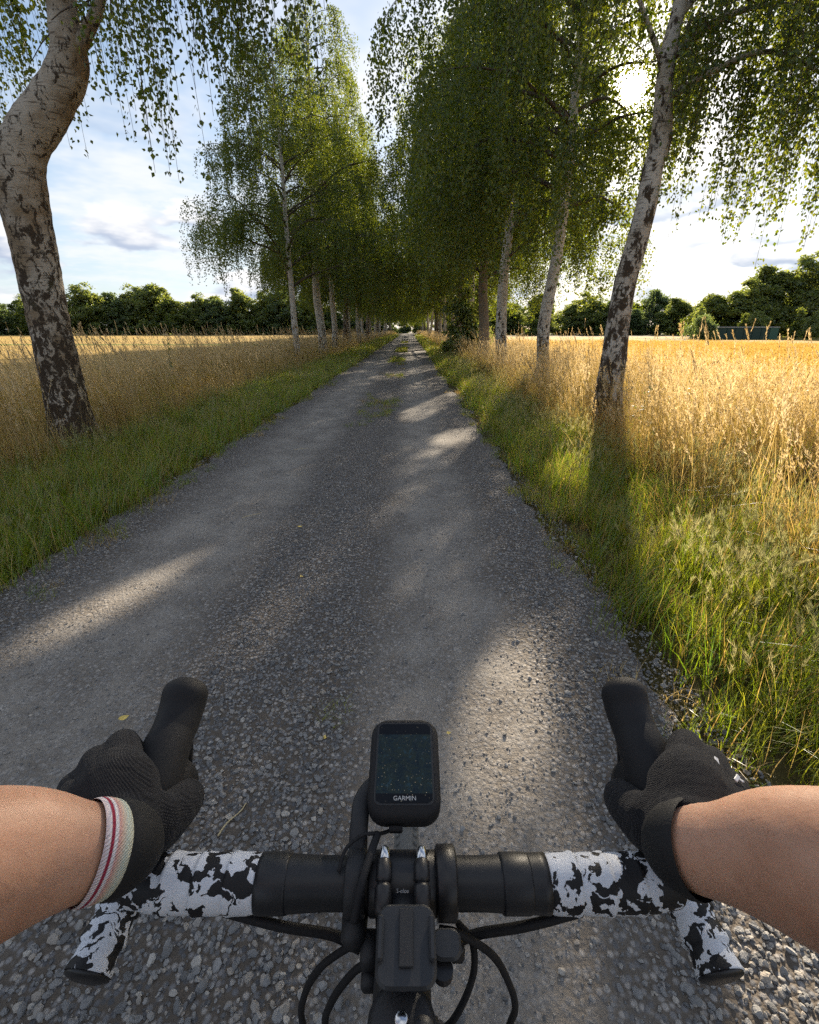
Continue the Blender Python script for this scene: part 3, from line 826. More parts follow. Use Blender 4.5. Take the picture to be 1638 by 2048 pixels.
FLECKS = [((-1.6, 2.2), .20), ((.38, 1.45), .22), ((.95, .80), .24), ((.15, 8.4), .42), ((.55, 6.2), .25), ((-.6, 10.5), .3), ((.2, 13.0), .35), ((-1.3, 14.5), .3), ((1.6, 1.9), .35), ((1.9, 2.8), .4), ((1.5, 4.2), .35), ((2.0, 6.0), .4)]
def lit(W):
    """Openings cut into the crowns along sun rays to place flecks on the ground."""
    ok = sun_gap(W)
    for (x, y), r in FLECKS:
        d = W - np.array([x, y, 0.02]); a = d @ SUN; q = np.linalg.norm(d - np.outer(a, SUN), axis=1)
        h = np.modf(np.abs(np.sin(W @ np.array([27.1, 11.7, 94.7])) * 4758.5))[0]
        ok &= q > r * (0.55 + 0.75 * h)
    return ok

AV = 'birches lining the gravel road'
# the crooked birch close by on the left
b0 = np.array([-4.233, 5.958, 0.0])
tp = np.array([(-4.233, 5.958, -.1), (-4.233, 5.958, .564), (-4.202, 5.958, 1.424), (-4.152, 5.95, 2.197), (-4.13, 5.94, 2.7), (-4.06, 5.94, 3.03), (-3.90, 5.95, 3.24), (-3.60, 5.96, 3.53), (-3.36, 5.97, 3.82), (-3.33, 5.98, 4.15), (-3.30, 6.0, 4.6), (-3.2, 6.05, 5.6), (-3.15, 6.1, 7.2), (-3.1, 6.1, 9.0)]) - b0
tr = [.235, .225, .21, .215, .225, .225, .212, .195, .165, .135, .12, .095, .06, .03]
ex = [([(-3.36, 5.96, 3.80), (-3.12, 5.95, 4.05), (-2.93, 5.95, 4.3), (-2.6, 5.9, 4.9), (-2.2, 5.7, 5.5), (-1.8, 5.5, 5.7)], .075, 4.5),
      ([(-4.05, 5.95, 3.05), (-4.35, 5.97, 3.22), (-4.9, 6.0, 3.9), (-5.6, 6.1, 4.8), (-6.2, 6.2, 5.0)], .09, 3.5),
      ([(-3.3, 6.0, 4.7), (-2.8, 5.8, 5.2), (-2.3, 5.6, 5.35), (-1.75, 5.5, 5.0), (-1.55, 5.5, 4.7)], .05, 4.5),
      ([(-3.3, 6.0, 4.8), (-3.9, 6.5, 5.4), (-4.5, 6.8, 5.6), (-5.2, 7.0, 5.2)], .05, 5.0),
      ([(-3.25, 6.0, 5.0), (-2.6, 6.3, 5.6), (-2.1, 6.4, 5.4), (-1.7, 6.4, 4.9)], .045, 3.5)]
ex += [([(-2.6, 5.9, 4.9), (-2.42, 5.85, 4.85), (-2.30, 5.8, 4.6), (-2.27, 5.8, 4.35)], .012, 1.15), ([(-2.2, 5.7, 5.5), (-1.95, 5.6, 5.2), (-1.85, 5.6, 4.8)], .012, 1.1)]
ex = [(np.array(p) - b0, r, wgt) for p, r, wgt in ex]
def left_hem(x, y):
    # ragged lower edge: one long tress reaches down in the gap, the rest end higher
    h = np.where(x < -3.7, 3.15, 3.65) + 0.25 * np.sin(x * 7.0) + 0.15 * np.sin(x * 17 + 1)
    h = np.where((x > -3.3) & (x < -2.5), h + .3, h)
    h = np.where(np.abs(x + 2.28) < .15, 2.85, np.where(np.abs(x + 1.85) < .25, 3.45, np.where(np.abs(x + 2.75) < .12, 3.4, h)))
    return np.where((np.abs(x + 3.35) < .62) & (y < 6.15), 9.0, h)
tm, cm = make_birch('near_birch', 5, tp, tr, 4.9, 2.7, 12, 780, 2.4, .050, .028, 40, .105, ex, True, 'bark_near', world=b0, per=14, minz=2.3, hem=left_hem)
tree('birch_tree', tuple(b0), tm, cm, 'thick crooked birch with furrowed bark, nearest on the left of the road', 'tree', AV)

# the leaning birch close by on the right, sun beside its trunk
b1 = np.array([3.04, 7.3, 0.0])
tp = np.array([(3.04, 7.3, -.1), (2.985, 7.3, .454), (2.99, 7.3, .956), (2.978, 7.3, 1.5), (3.0, 7.3, 2.014), (3.076, 7.3, 2.5), (3.128, 7.3, 2.962), (3.133, 7.3, 3.293), (3.182, 7.3, 3.611), (3.13, 7.3, 4.018), (3.109, 7.3, 4.405), (3.132, 7.32, 4.684), (3.177, 7.35, 4.953), (3.25, 7.4, 6.0), (3.3, 7.4, 7.6), (3.3, 7.4, 9.6)]) - b1
tr = [.20, .19, .178, .152, .145, .136, .13, .124, .126, .102, .096, .085, .078, .062, .045, .02]
ex = [([(3.13, 7.3, 4.0), (3.6, 7.2, 4.25), (4.2, 7.1, 4.4), (4.9, 7.0, 4.1), (5.3, 7.0, 3.7)], .045, 4.2),
      ([(3.12, 7.3, 4.4), (3.7, 7.3, 4.8), (4.5, 7.3, 4.9), (5.3, 7.2, 4.5)], .05, 4.2),
      ([(3.1, 7.3, 4.3), (2.8, 7.2, 4.65), (2.4, 7.1, 5.1), (1.9, 7.0, 5.2)], .04, 1.6),
      ([(3.15, 7.3, 4.8), (3.8, 7.6, 5.4), (4.7, 7.9, 5.5), (5.4, 8.0, 5.0)], .045, 4.0),
      ([(3.18, 7.35, 5.0), (3.8, 6.9, 5.3), (4.6, 6.6, 5.2), (5.2, 6.4, 4.8)], .045, 3.0)]
ex = [(np.array(p) - b1, r, wgt) for p, r, wgt in ex]
def right_hem(x, y):
    # strands end in a ragged hem that hangs lowest a stride to the right of the trunk
    d = x - 3.05; w_ = 0.18 * np.sin(x * 9) + 0.12 * np.sin(x * 23 + 2)
    return w_ + np.where(d < 0.30, 4.0, np.where(d < .95, 3.1, np.where(d < 2.0, 2.3 + 1.0 * np.abs(d - 1.5), 3.0)))
tm, cm = make_birch('sun_birch', 8, tp, tr, 5.0, 2.6, 16, 1150, 2.4, .050, .028, 32, .06, ex, True, 'bark_sun', world=b1, per=12, minz=2.0, clip=lit, hem=right_hem)
tree('birch_tree', tuple(b1), tm, cm, 'leaning birch nearest on the right, the sun shining beside its trunk', 'tree', AV)

def straight(rng, h, bend, lean=(0, 0)):
    z = np.array([-.1, .5, 1.5, 3, 4.5, 6, 8, 10, 12, 14.0]); z = z[z < h - .5]; z = np.append(z, h)
    x = np.cumsum(rng.normal(0, bend, len(z))) + lean[0] * z; y = np.cumsum(rng.normal(0, bend, len(z))) + lean[1] * z
    return np.stack([x - x[0], y - y[0], z], 1)

def unique(seed, x, y, h, r0, zs, rad, label, nl=46, ns=3300, bend=.05, lean=(0, 0), leaf=.066, sp=.034, barkm='bark', lm=2.0, clipf=None, minz=2.0, lc=(0, 0)):
    rng = np.random.default_rng(seed); tp = straight(rng, h, bend, lean)
    rads = np.linspace(1, 0.0, len(tp)) ** 0.75 * r0 + .012
    tm, cm = make_birch('birch', seed, tp, rads, zs, rad, nl, ns, lm, leaf, sp, 20, .05, (), False, barkm, world=(x, y, 0), minz=minz, clip=clipf, lean_crown=lc, short_top=.6)
    tree('birch_tree', (x, y, 0), tm, cm, label, 'tree', AV)
    return tm, cm

gap2 = lit
unique(21, 3.3, 12.6, 12.5, .165, 3.7, 3.0, 'slim pale birch, second from the camera in the right row', lean=(.03, 0), clipf=gap2, lm=2.4, lc=(-.25, 0))
unique(22, 3.3, 17.6, 14, .21, 3.3, 3.6, 'white birch with black marks, third from the camera in the right row', lean=(.01, 0), clipf=gap2, lc=(-.1, 0), lm=2.3)
unique(23, 3.3, 22.5, 13.5, .25, 3.0, 3.9, 'smooth brown-grey trunk, fourth from the camera in the right row', lean=(-.012, 0), barkm='bark_grey', clipf=gap2)
unique(24, -5.2, 23.2, 12.0, .155, 3.1, 3.9, 'slender white birch standing foremost in the left row behind the gap', bend=.03, lm=1.9, lc=(.05, 0))
V3 = unique(25, -5.0, 29, 16, .26, 3.9, 4.1, 'tall white birch with black-marked foot, right behind the slender one', bend=.06, lc=(.15, 0), leaf=.072)

# further down the avenue: a few built birches, copied
gen = []
for s, h, r0, bm, bend in ((31, 14.5, .22, 'bark', .08), (32, 13.5, .26, 'bark_dark', .07), (33, 15, .19, 'bark', .1), (34, 14, .21, 'bark', .12)):
    rng = np.random.default_rng(s); tp = straight(rng, h, bend)
    rads = np.linspace(1, 0, len(tp)) ** .75 * r0 + .012
    gen.append(make_birch('birch', s, tp, rads, 3.1, 5.1, 44, 3000, 2.2, .092, .052, 12, .04, (), False, bm, minz=2.4))
ORD = ['first', 'second', 'third', 'fourth', 'fifth', 'sixth', 'seventh', 'eighth', 'ninth', 'tenth', 'eleventh', 'twelfth', 'thirteenth', 'fourteenth', 'fifteenth', 'sixteenth', 'seventeenth', 'eighteenth', 'nineteenth', 'twentieth', 'twenty-first', 'twenty-second', 'twenty-third', 'twenty-fourth']
rng = np.random.default_rng(77)
left_y = [34, 38, 45, 49, 57, 61, 66, 73, 80, 88, 96, 105, 115, 126, 138, 152]
right_y = [29, 37, 42, 50, 56, 63, 70, 78, 86, 95, 105, 116, 128, 141, 155]
kinds_l = [0, 1, 0, 2, 1, 3, 0, 2, 1, 0, 3, 2, 0, 1, 2, 3]
for side, ys, x0, ks in (('left', left_y, -5.0, kinds_l), ('right', right_y, 3.35, [0, 1, 3, 2, 0, 1, 2, 3, 0, 2, 1, 3, 0, 2, 1])):
    for i, y in enumerate(ys):
        k = ks[i]; nth = ORD[i + (3 if side == 'left' else 4)]
        look = {0: 'white-barked', 1: 'dark-barked', 2: 'slim white', 3: 'bent white-barked'}[k]
        tree('birch_tree', (x0 + rng.normal(0, .22), y + rng.normal(0, .5), 0), gen[k][0], gen[k][1],
             f'{look} birch, {nth} from the camera in the {side} row of the avenue', 'tree', AV, rng.uniform(0, 6.28), rng.uniform(.9, 1.1))

# ------------------------------------------------------------------ far trees and bushes
def make_broadleaf(name, seed, h, rx, z0, nl, nleaf, leaf, mat, shape='oak'):
    rng = np.random.default_rng(seed); g = Geo()
    P = straight(rng, h * .8, .06); gsweep(g, catmull(P, 3), np.linspace(h * .022, .03, (len(P) - 1) * 3 + 1), 8)
    cen = []; rad = []
    for i in range(nl):
        t = rng.uniform(0, 1); z = z0 + (h - z0) * t * rng.uniform(.88, 1.1)
        if shape == 'oak': R_ = rx * math.sqrt(max(0.03, 1 - max(0, t - .35) ** 2 / .43)); q = rng.uniform(.2, .95)
        elif shape == 'conifer': R_ = rx * (1 - t) + .1; q = rng.uniform(.3, 1)
        elif shape == 'column': R_ = rx * (1 - (2 * t - 1) ** 4) ** .5; q = rng.uniform(0, .8)
        else: R_ = rx * math.sqrt(max(.02, 1 - t * t)); q = rng.uniform(.0, .9)
        a = rng.uniform(0, 6.28); cen.append((R_ * q * math.cos(a), R_ * q * math.sin(a), z)); rad.append(rng.uniform(.08, .28) * rx * (1.0 if shape != 'conifer' else .7 * (1.2 - t)))
    for c in cen[::2]:
        p0 = np.array([0, 0, max(.3, c[2] * .6)]); gsweep(g, np.array([p0, (p0 + np.array(c)) / 2 + [0, 0, .2], c]), [.06, .04, .02], 4, cap=False)
    cen = np.array(cen); rad = np.array(rad); k = rng.integers(0, nl, nleaf)
    d = rng.normal(0, 1, (nleaf, 3)); d /= np.linalg.norm(d, axis=1)[:, None]; d[:, 2] = np.where(d[:, 2] < -.75, -d[:, 2] * .6, d[:, 2])
    r = rad[k] * rng.uniform(.45, 1.12, nleaf) ** .7
    C = cen[k] + d * r[:, None] * np.array([1.05, 1.05, 1.0]) + rng.normal(0, .18, (nleaf, 3)); C[:, 2] = np.maximum(C[:, 2], .05)
    V, F = leaf_quads(rng, C, leaf, .35)
    gl = Geo(); gl.add(V, F)
    return g.mesh(name + '_trunk', [M['dark_wood']], True), gl.mesh(name + '_crown', [mat])

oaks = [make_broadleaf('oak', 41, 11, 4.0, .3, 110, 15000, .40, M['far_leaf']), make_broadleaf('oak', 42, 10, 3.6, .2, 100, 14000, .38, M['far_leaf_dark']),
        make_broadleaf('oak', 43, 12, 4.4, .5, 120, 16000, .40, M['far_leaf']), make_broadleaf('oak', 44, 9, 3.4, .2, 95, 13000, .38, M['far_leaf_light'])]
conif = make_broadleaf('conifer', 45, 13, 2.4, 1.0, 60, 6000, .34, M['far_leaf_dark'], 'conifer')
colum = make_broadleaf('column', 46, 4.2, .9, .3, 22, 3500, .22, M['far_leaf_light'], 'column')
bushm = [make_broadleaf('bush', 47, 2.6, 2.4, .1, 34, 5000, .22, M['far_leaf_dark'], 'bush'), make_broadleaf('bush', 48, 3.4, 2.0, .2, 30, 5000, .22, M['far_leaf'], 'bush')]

rng = np.random.default_rng(99)
LN = ['dense round-topped', 'dark bushy', 'broad tall', 'pale leafy']
n = 0
for i, (x, y, k, s) in enumerate([(-128, 92, 1, 1.0), (-120, 97, 0, 1.0), (-112, 98, 3, 1.1), (-105, 100, 1, 1.05), (-99, 102, 0, 1.0), (-93, 104, 2, .95), (-87, 106, 1, 1.0), (-81, 107, 3, 1.15), (-76, 109, 0, 1.05),
        (-70, 110, 2, 1.0), (-65, 112, 1, 1.1), (-59, 113, 0, 1.1), (-54, 114, 3, 1.15), (-49, 116, 2, 1.0), (-44, 117, 1, 1.15), (-39, 118, 0, 1.15), (-34, 119, 2, 1.05), (-29, 120, 1, 1.2), (-24, 122, 0, 1.1), (-19, 124, 3, 1.1), (-14, 126, 1, 1.1)]):
    tree('deciduous_tree', (x * 1.1 + rng.normal(0, .8), y * 1.12 + rng.normal(0, 1.5), 0), *oaks[k], f'{LN[k]} tree across the left field, {ORD[i]} from the left in the far treeline', 'tree', 'trees along the far edge of the left field', rng.uniform(0, 6.28), s * rng.uniform(.62, .92), 1.5)
for i in range(22):
    x = 13 + i * 4.6; y = 132 - i * .9; k = int(rng.integers(0, 3))
    if i in (5, 10, 15):
        tree('conifer_tree', (x, y + 3, 0), *conif, f'pointed conifer, {ORD[[5, 10, 15].index(i)]} from the left rising over the right-hand wood', 'tree', 'conifers in the right-hand wood', 0, rng.uniform(.66, .78))
    else:
        n += 1
        tree('deciduous_tree', (x + rng.normal(0, .7), y + rng.normal(0, 1.5), 0), *oaks[k], f'{LN[k]} tree in the wood across the right field, {ORD[n - 1]} from the left', 'tree', 'trees of the wood across the right field', rng.uniform(0, 6.28), rng.uniform(.52, .84), 1.55)
for i in range(24):                                          # second rank behind, closing the gaps
    k = int(rng.integers(0, 3)); x = -150 + i * 6.2
    tree('deciduous_tree', (x, 118 + i * 1.0, 0), *oaks[k], f'{LN[k]} tree in the rear rank of the left treeline, {ORD[i]} from the left', 'tree', 'rear trees across the left field', rng.uniform(0, 6.28), rng.uniform(.55, .98), 1.55)
for i in range(20):
    k = int(rng.integers(0, 3)); x = 11 + i * 6.0
    tree('deciduous_tree', (x, 145 - i * .9, 0), *oaks[k], f'{LN[k]} tree in the rear rank of the right-hand wood, {ORD[i]} from the left', 'tree', 'rear trees of the right-hand wood', rng.uniform(0, 6.28), rng.uniform(.55, .92), 1.55)
for i, (x, y, k, s) in enumerate([(54, 92, 3, 1.0), (58.5, 90, 2, 1.05), (63, 92, 0, 1.15), (68, 90, 2, 1.1), (73, 91, 1, 1.3), (78, 89, 2, 1.1), (84, 88, 0, 1.15), (90, 86, 1, 1.1)]):
    tree('deciduous_tree', (x, y, 0), *oaks[k], f'{LN[k]} tree in the near clump behind the long shed, {ORD[i]} from the left', 'tree', 'clump of trees behind the long shed', rng.uniform(0, 6.28), s * .86, 1.35)
for x, y, me, s, lab in ((40.8, 71, bushm[0], .95, 'round dark bush at the end of the long shed'), (43.2, 76, bushm[1], 1.1, 'loose tall shrub rising behind the round dark bush'), (54.5, 80, bushm[1], 1.0, 'olive shrub showing above the roof of the long shed'),
        (51.0, 78, colum, .8, 'small light green sapling behind the long shed'), (53.2, 70, colum, .9, 'upright light green sapling right of the long shed'), (58.5, 74, bushm[1], .95, 'grey-green shrub beside the upright sapling')):
    tree('shrub', (x, y, 0), *me, lab, 'shrub', None, rng.uniform(0, 6.28), s)
tree('shrub', (2.95, 27.2, 0), *bushm[1], 'dark leafy shrub between the right-hand birch trunks', 'shrub', None, 1.0, .85)
tree('deciduous_tree', (-2.0, 172, 0), *oaks[1], 'dark tree closing the far end of the avenue on the left', 'tree', None, .4, .9)
tree('deciduous_tree', (2.9, 176, 0), *oaks[0], 'dark tree closing the far end of the avenue on the right', 'tree', None, 2.4, .9)

# long green shed at the field edge
def make_shed():
    e = link('shed', None, loc=(47.2, 71.5, 0)); e.rotation_euler = (0, 0, R(-10)); e.scale = (.78, .78, .78)
    tag(e, 'long low dark green shed with pale roof edge at the field margin', 'shed')
    gm = pbr('shed_green', (0.018, 0.045, 0.034), .7, var=.3, vscale=1.2); gm2 = pbr('shed_green_end', (0.03, 0.09, 0.06), .6, var=.2, vscale=1)
    rf = pbr('shed_roof', (0.42, 0.42, 0.40), .6, var=.2, vscale=2)
    for k in range(7):
        g = Geo(); rbox(g, (-4.2 + k * 1.4, 0, 1.0), (1.36, 2.4, 2.0), .04); link('panel', g.mesh('panel', [gm if k < 6 else gm2]), e)
    g = Geo(); rbox(g, (0, 0, 2.07), (9.9, 2.6, .12), .03); link('roof', g.mesh('roof', [rf]), e)
    g = Geo(); rbox(g, (-5.3, 0, .45), (.7, 1.6, .9), .25); link('tank', g.mesh('tank', [pbr('tank_white', (.7, .7, .68), .5)], True), e)
make_shed()

# ------------------------------------------------------------------ bicycle
XC = -0.0045
K = {}
K['black'] = pbr('black_alloy', (0.012, 0.012, 0.014), .42, spec=.5, var=.25, vscale=60)
K['matte'] = pbr('black_rubber', (0.011, 0.011, 0.013), .72, spec=.35, var=.25, vscale=50, bump=.25, bscale=900)
K['tapeblack'] = pbr('black_bar', (0.013, 0.014, 0.017), .45, spec=.45, var=.3, vscale=30)
K['plastic'] = pbr('black_plastic', (0.020, 0.021, 0.024), .55, spec=.4, var=.2, vscale=90, bump=.15, bscale=1500)
K['chrome'] = pbr('steel', (0.65, 0.66, 0.68), .22, metal=1.0)
K['brass'] = pbr('brass', (0.42, 0.30, 0.12), .35, metal=1.0)
K['tyre'] = pbr('tyre_rubber', (0.12, 0.118, 0.112), .85, spec=.3, var=.35, vscale=120, bump=.6, bscale=260)
K['print'] = pbr('grey_print', (0.45, 0.46, 0.47), .6)

def tape_mat():
    m, t = new_mat('splash_tape')
    ob = t.n('ShaderNodeTexCoord').outputs['Object']
    wn = t.n('ShaderNodeTexNoise'); t.put(wn.inputs['Vector'], ob); wn.inputs['Scale'].default_value = 90; wn.inputs['Detail'].default_value = 3
    wv = t.n('ShaderNodeVectorMath', operation='SCALE'); t.put(wv.inputs[0], t.vmath('SUBTRACT', wn.outputs['Color'], (.5, .5, .5))); wv.inputs['Scale'].default_value = 0.016
    v = t.vmath('ADD', ob, wv.outputs[0])
    a = t.noise(v, 62, 2.6, .6, .5)
    f = t.step(a, 0.492, 0.503)
    dirt = t.noise(ob, 60, 5, .65)
    wc = t.mix(dirt, (0.50, 0.53, 0.60), (0.74, 0.76, 0.80))
    c = t.mix(f, (0.010, 0.010, 0.012), wc)
    p = t.n('ShaderNodeBsdfPrincipled', _Roughness=.6); t.put(p.inputs['Base Color'], c); p.inputs['Specular IOR Level'].default_value = .35
    t.put(p.inputs['Normal'], t.bump(t.math('ADD', t.math('MULTIPLY', f, .6), t.noise(ob, 400, 3, .6)), .35, .0008))
    finish(t, p.outputs[0]); return m
K['tape'] = tape_mat()

BY, BZ = .2165, 1.019
def side(s, pts): return [(XC + s * x, y, z) for x, y, z in pts]
bike = link('bicycle', None, loc=(XC, .41, 0)); bike.empty_display_size = .1
tag(bike, 'black gravel bicycle with black-and-white splashed handlebar tape, ridden along the road', 'bicycle')
INV = np.array([-XC, -.41, 0.0])
def part(name, g_or_me, mats=None, parent=None, smooth=True):
    me = g_or_me.mesh(name, mats, smooth) if isinstance(g_or_me, Geo) else g_or_me
    n_ = len(me.vertices); co = np.zeros(n_ * 3, np.float32); me.vertices.foreach_get('co', co)
    co = co.reshape(-1, 3) + INV; me.vertices.foreach_set('co', co.astype(np.float32).ravel()); me.update()
    return link(name, me, parent or bike)

tops = np.array([(x, BY, BZ) for x in np.linspace(XC - .1, XC + .1, 41)])
rt = .0159 + .0022 * np.clip((np.abs(np.linspace(-.1, .1, 41)) - .055) / .05, 0, 1)
g = Geo(); gsweep(g, tops, rt, 24); bar = part('handlebar', g, [K['tapeblack']])
g = Geo()
for x in (-.089, .078):
    g = Geo(); gsweep(g, np.array([(XC + x + d, BY, BZ) for d in (-.010, -.0085, .0085, .010)]), [.0174, .0180, .0180, .0174], 24)
    part('finishing_tape', g, [K['tapeblack']], bar)

def bar_half(s):
    pts = side(s, [(.099, BY, BZ), (.15, BY, BZ), (.176, BY + .002, BZ), (.195, BY + .012, BZ - .001), (.2045, BY + .034, BZ - .002), (.206, BY + .062, BZ - .004), (.208, BY + .088, BZ - .012), (.214, BY + .108, BZ - .034), (.226, BY + .112, BZ - .066), (.243, BY + .100, BZ - .098), (.255, BY + .075, BZ - .120), (.260, BY + .045, BZ - .131), (.2625, BY + .012, BZ - .139)])
    P = catmull(pts, 14); seglen = np.concatenate([[0], np.cumsum(np.linalg.norm(np.diff(P, axis=0), axis=1))])
    L = np.arange(0, seglen[-1], .0011); Q = np.stack([np.interp(L, seglen, P[:, k]) for k in range(3)], 1)
    ph = (L / .0215) % 1.0
    rad = .0168 + .0024 * ph - .0010 * sm(ph, .93, 1.0) + .0004 * np.sin(L * 300)
    return Q, rad
for s in (-1, 1):
    Q, rad = bar_half(s); g = Geo(); gsweep(g, Q, rad, 28); tp_ = part('bar_tape', g, [K['tape'], K['matte']], bar)
    for p_ in tp_.data.polygons:                            # the stretch hidden under the hood is black
        c_ = p_.center
        if c_[1] + .41 > BY + .056 and c_[2] > BZ - .085: p_.material_index = 1
    d = Q[-1] - Q[-4]; d /= np.linalg.norm(d)
    g = Geo(); gsweep(g, np.array([Q[-1], Q[-1] + d * .002, Q[-1] + d * .004]), [.0185, .0180, .0125], 24)
    part('bar_end_plug', g, [K['black']], bar)

# brake hoods with levers
for s in (-1, 1):
    P = catmull(side(s, [(.205, BY + .044, BZ - .006), (.205, BY + .060, BZ + .008), (.205, BY + .085, BZ + .021), (.2045, BY + .106, BZ + .028), (.204, BY + .124, BZ + .036), (.2035, BY + .136, BZ + .046), (.203, BY + .146, BZ + .054)]), 12)
    u = np.linspace(0, 1, len(P)); dome = np.sqrt(np.clip(1 - (np.clip(u - .80, 0, 1) / .20) ** 2, 0.0, 1)) * .98 + .02
    r1 = np.interp(u, [0, .2, .5, .8, 1], [.026, .0245, .0200, .0205, .0205]) * dome
    r2 = np.interp(u, [0, .2, .5, .8, 1], [.0215, .0210, .0180, .0198, .0198]) * dome
    g = Geo(); gsweep(g, P, r1, 28, r2); hood = part('brake_hood', g, [K['matte']])
    Lp = catmull(side(s, [(.210, BY + .128, BZ + .020), (.216, BY + .136, BZ - .010), (.222, BY + .134, BZ - .045), (.230, BY + .126, BZ - .085), (.236, BY + .126, BZ - .100)]), 8)
    g = Geo(); gsweep(g, Lp, np.interp(np.linspace(0, 1, len(Lp)), [0, .3, .9, 1], [.006, .005, .0045, .002]), 14, np.interp(np.linspace(0, 1, len(Lp)), [0, .3, .9, 1], [.009, .010, .009, .004]))
    part('brake_lever', g, [K['black']], hood)

# stem: body, face plate, four clamp bosses with bolts
ST = np.array([XC, .150, .990])
g = Geo()
gsweep(g, np.array([(XC, BY - .010, BZ - .001), (XC, BY - .03, BZ - .004), (XC, .172, BZ - .012), (XC, .150, BZ - .016)]), [.0150, .0150, .0150, .0165], 20, [.019, .0172, .0172, .0180])
gsweep(g, np.array([(XC, .1535, .952), (XC, .150, .965), (XC, .1465, 1.0), (XC, .1455, 1.014)]), [.0185, .0205, .0205, .0195], 24)
stem = part('stem', g, [K['black']])
g = Geo()
gsweep(g, np.array([(XC + x, BY, BZ) for x in (-.0235, -.022, .022, .0235)]), [.0178, .0192, .0192, .0178], 24)
part('face_plate', g, [K['black']], stem)
for sx in (-.0128, .0128):
    g = Geo(); gsweep(g, np.array([(XC + sx, BY - .026, BZ + .0115), (XC + sx, BY - .0245, BZ + .013), (XC + sx, BY - .0135, BZ + .0175), (XC + sx, BY - .012, BZ + .0175)]), [.0045, .0056, .0056, .0048], 16)
    part('clamp_boss', g, [K['black']], stem)
    g = Geo(); gsweep(g, np.array([(XC + sx, BY - .0105, BZ + .0180), (XC + sx, BY - .0095, BZ + .0185), (XC + sx, BY + .001, BZ + .0195), (XC + sx, BY + .002, BZ + .0195)]), [.0046, .0054, .0054, .0044], 16)
    part('clamp_boss', g, [K['black']], stem)
    g = Geo(); gsweep(g, np.array([(XC + sx, BY + .002, BZ + .0196), (XC + sx, BY + .0025, BZ + .0196), (XC + sx, BY + .0100, BZ + .0206), (XC + sx, BY + .0104, BZ + .0206)]), [.0040, .0041, .0030, .0025], 16)
    part('bolt_cap', g, [K['chrome']], stem)
# top cap and bolt, spacers, head tube, fork, frame tubes
g = Geo(); gsweep(g, np.array([(XC, .1455, 1.0135), (XC, .1452, 1.0175), (XC, .145, 1.020)]), [.0185, .0185, .0150], 28); cap = part('top_cap', g, [K['plastic']])
g = Geo(); gsweep(g, np.array([(XC, .1450, 1.0198), (XC, .1449, 1.0222), (XC, .1448, 1.0232)]), [.0040, .0040, .0032], 20); part('cap_bolt', g, [K['chrome']], cap)
g = Geo(); gsweep(g, np.array([(XC + .0105, .1405, 1.016), (XC + .0125, .1405, 1.023), (XC + .0125, .1405, 1.0265)]), [.006, .0062, .0045], 14); part('cap_knob', g, [K['plastic']], cap)
ax = np.array([0, .31, -.951])
g = Geo(); gsweep(g, np.array([np.array([XC, .1535, .952]) + ax * d for d in (0, .02, .021, .15)]), [.0205, .0205, .0235, .0235], 24); part('head_tube', g, [K['black']])
top = np.array([XC, .1535, .952]) + ax * .15
g = Geo(); gsweep(g, np.array([(XC, .16, .925), (XC, -.1, .87), (XC, -.38, .80)]), [.018, .017, .016], 16, [.021, .02, .019]); part('top_tube', g, [K['black']])
g = Geo(); gsweep(g, np.array([(XC, .19, .83), (XC, .0, .55), (XC, -.16, .30)]), [.022, .022, .024], 16); part('down_tube', g, [K['black']])
AX = np.array([XC, .41, .345])
for s in (-1, 1):
    g = Geo(); gsweep(g, catmull([(XC + s * .012, .203, .80), (XC + s * .034, .215, .765), (XC + s * .046, .27, .62), (XC + s * .050, .36, .42), (XC + s * .052, .41, .345)], 6), np.linspace(.016, .009, 25), 14); part('fork_blade', g, [K['black']])
def ring(R0, r, n=96, m=12, x=0, squash=1.0):
    a = np.linspace(0, 2 * np.pi, n, endpoint=False); b = np.linspace(0, 2 * np.pi, m, endpoint=False)
    A, B = np.meshgrid(a, b, indexing='ij')
    rr = R0 + r * np.cos(B) * squash
    V = np.stack([x + r * np.sin(B), rr * np.cos(A), rr * np.sin(A)], -1).reshape(-1, 3) + AX
    i = np.arange(n)[:, None]; j = np.arange(m)[None]
    F = np.stack([i * m + j, ((i + 1) % n) * m + j, ((i + 1) % n) * m + (j + 1) % m, i * m + (j + 1) % m], -1).reshape(-1, 4)
    return V, F
g = Geo(); V, F = ring(.298, .013); g.add(V, F); wheel = part('front_wheel', g, [K['black']])
g = Geo(); V, F = ring(.325, .0185, 160, 16); g.add(V, F)
rngk = np.random.default_rng(3)
for i in range(150):                                        # side knobs of the tread
    a = 2 * math.pi * i / 150
    if math.sin(a) > -.2:
        for sx in (-1, 1):
            rbox(g, AX + np.array([sx * .0135, .3385 * math.cos(a), .3385 * math.sin(a)]), (.005, .007, .006), .001, rot=rotx(a))
part('tyre', g, [K['tyre']], wheel, False)
for i in range(14):
    a = 2 * math.pi * i / 14
    g = Geo(); gsweep(g, np.array([AX + [(-1) ** i * .02, .02 * math.cos(a + .5), .02 * math.sin(a + .5)], AX + [0, .29 * math.cos(a), .29 * math.sin(a)]]), .001, 5); part('spoke', g, [K['chrome']], wheel)
g = Geo(); gsweep(g, np.array([AX + [-.05, 0, 0], AX + [-.03, 0, 0], AX + [.03, 0, 0], AX + [.05, 0, 0]]), [.012, .018, .018, .012], 16); part('hub', g, [K['black']], wheel)

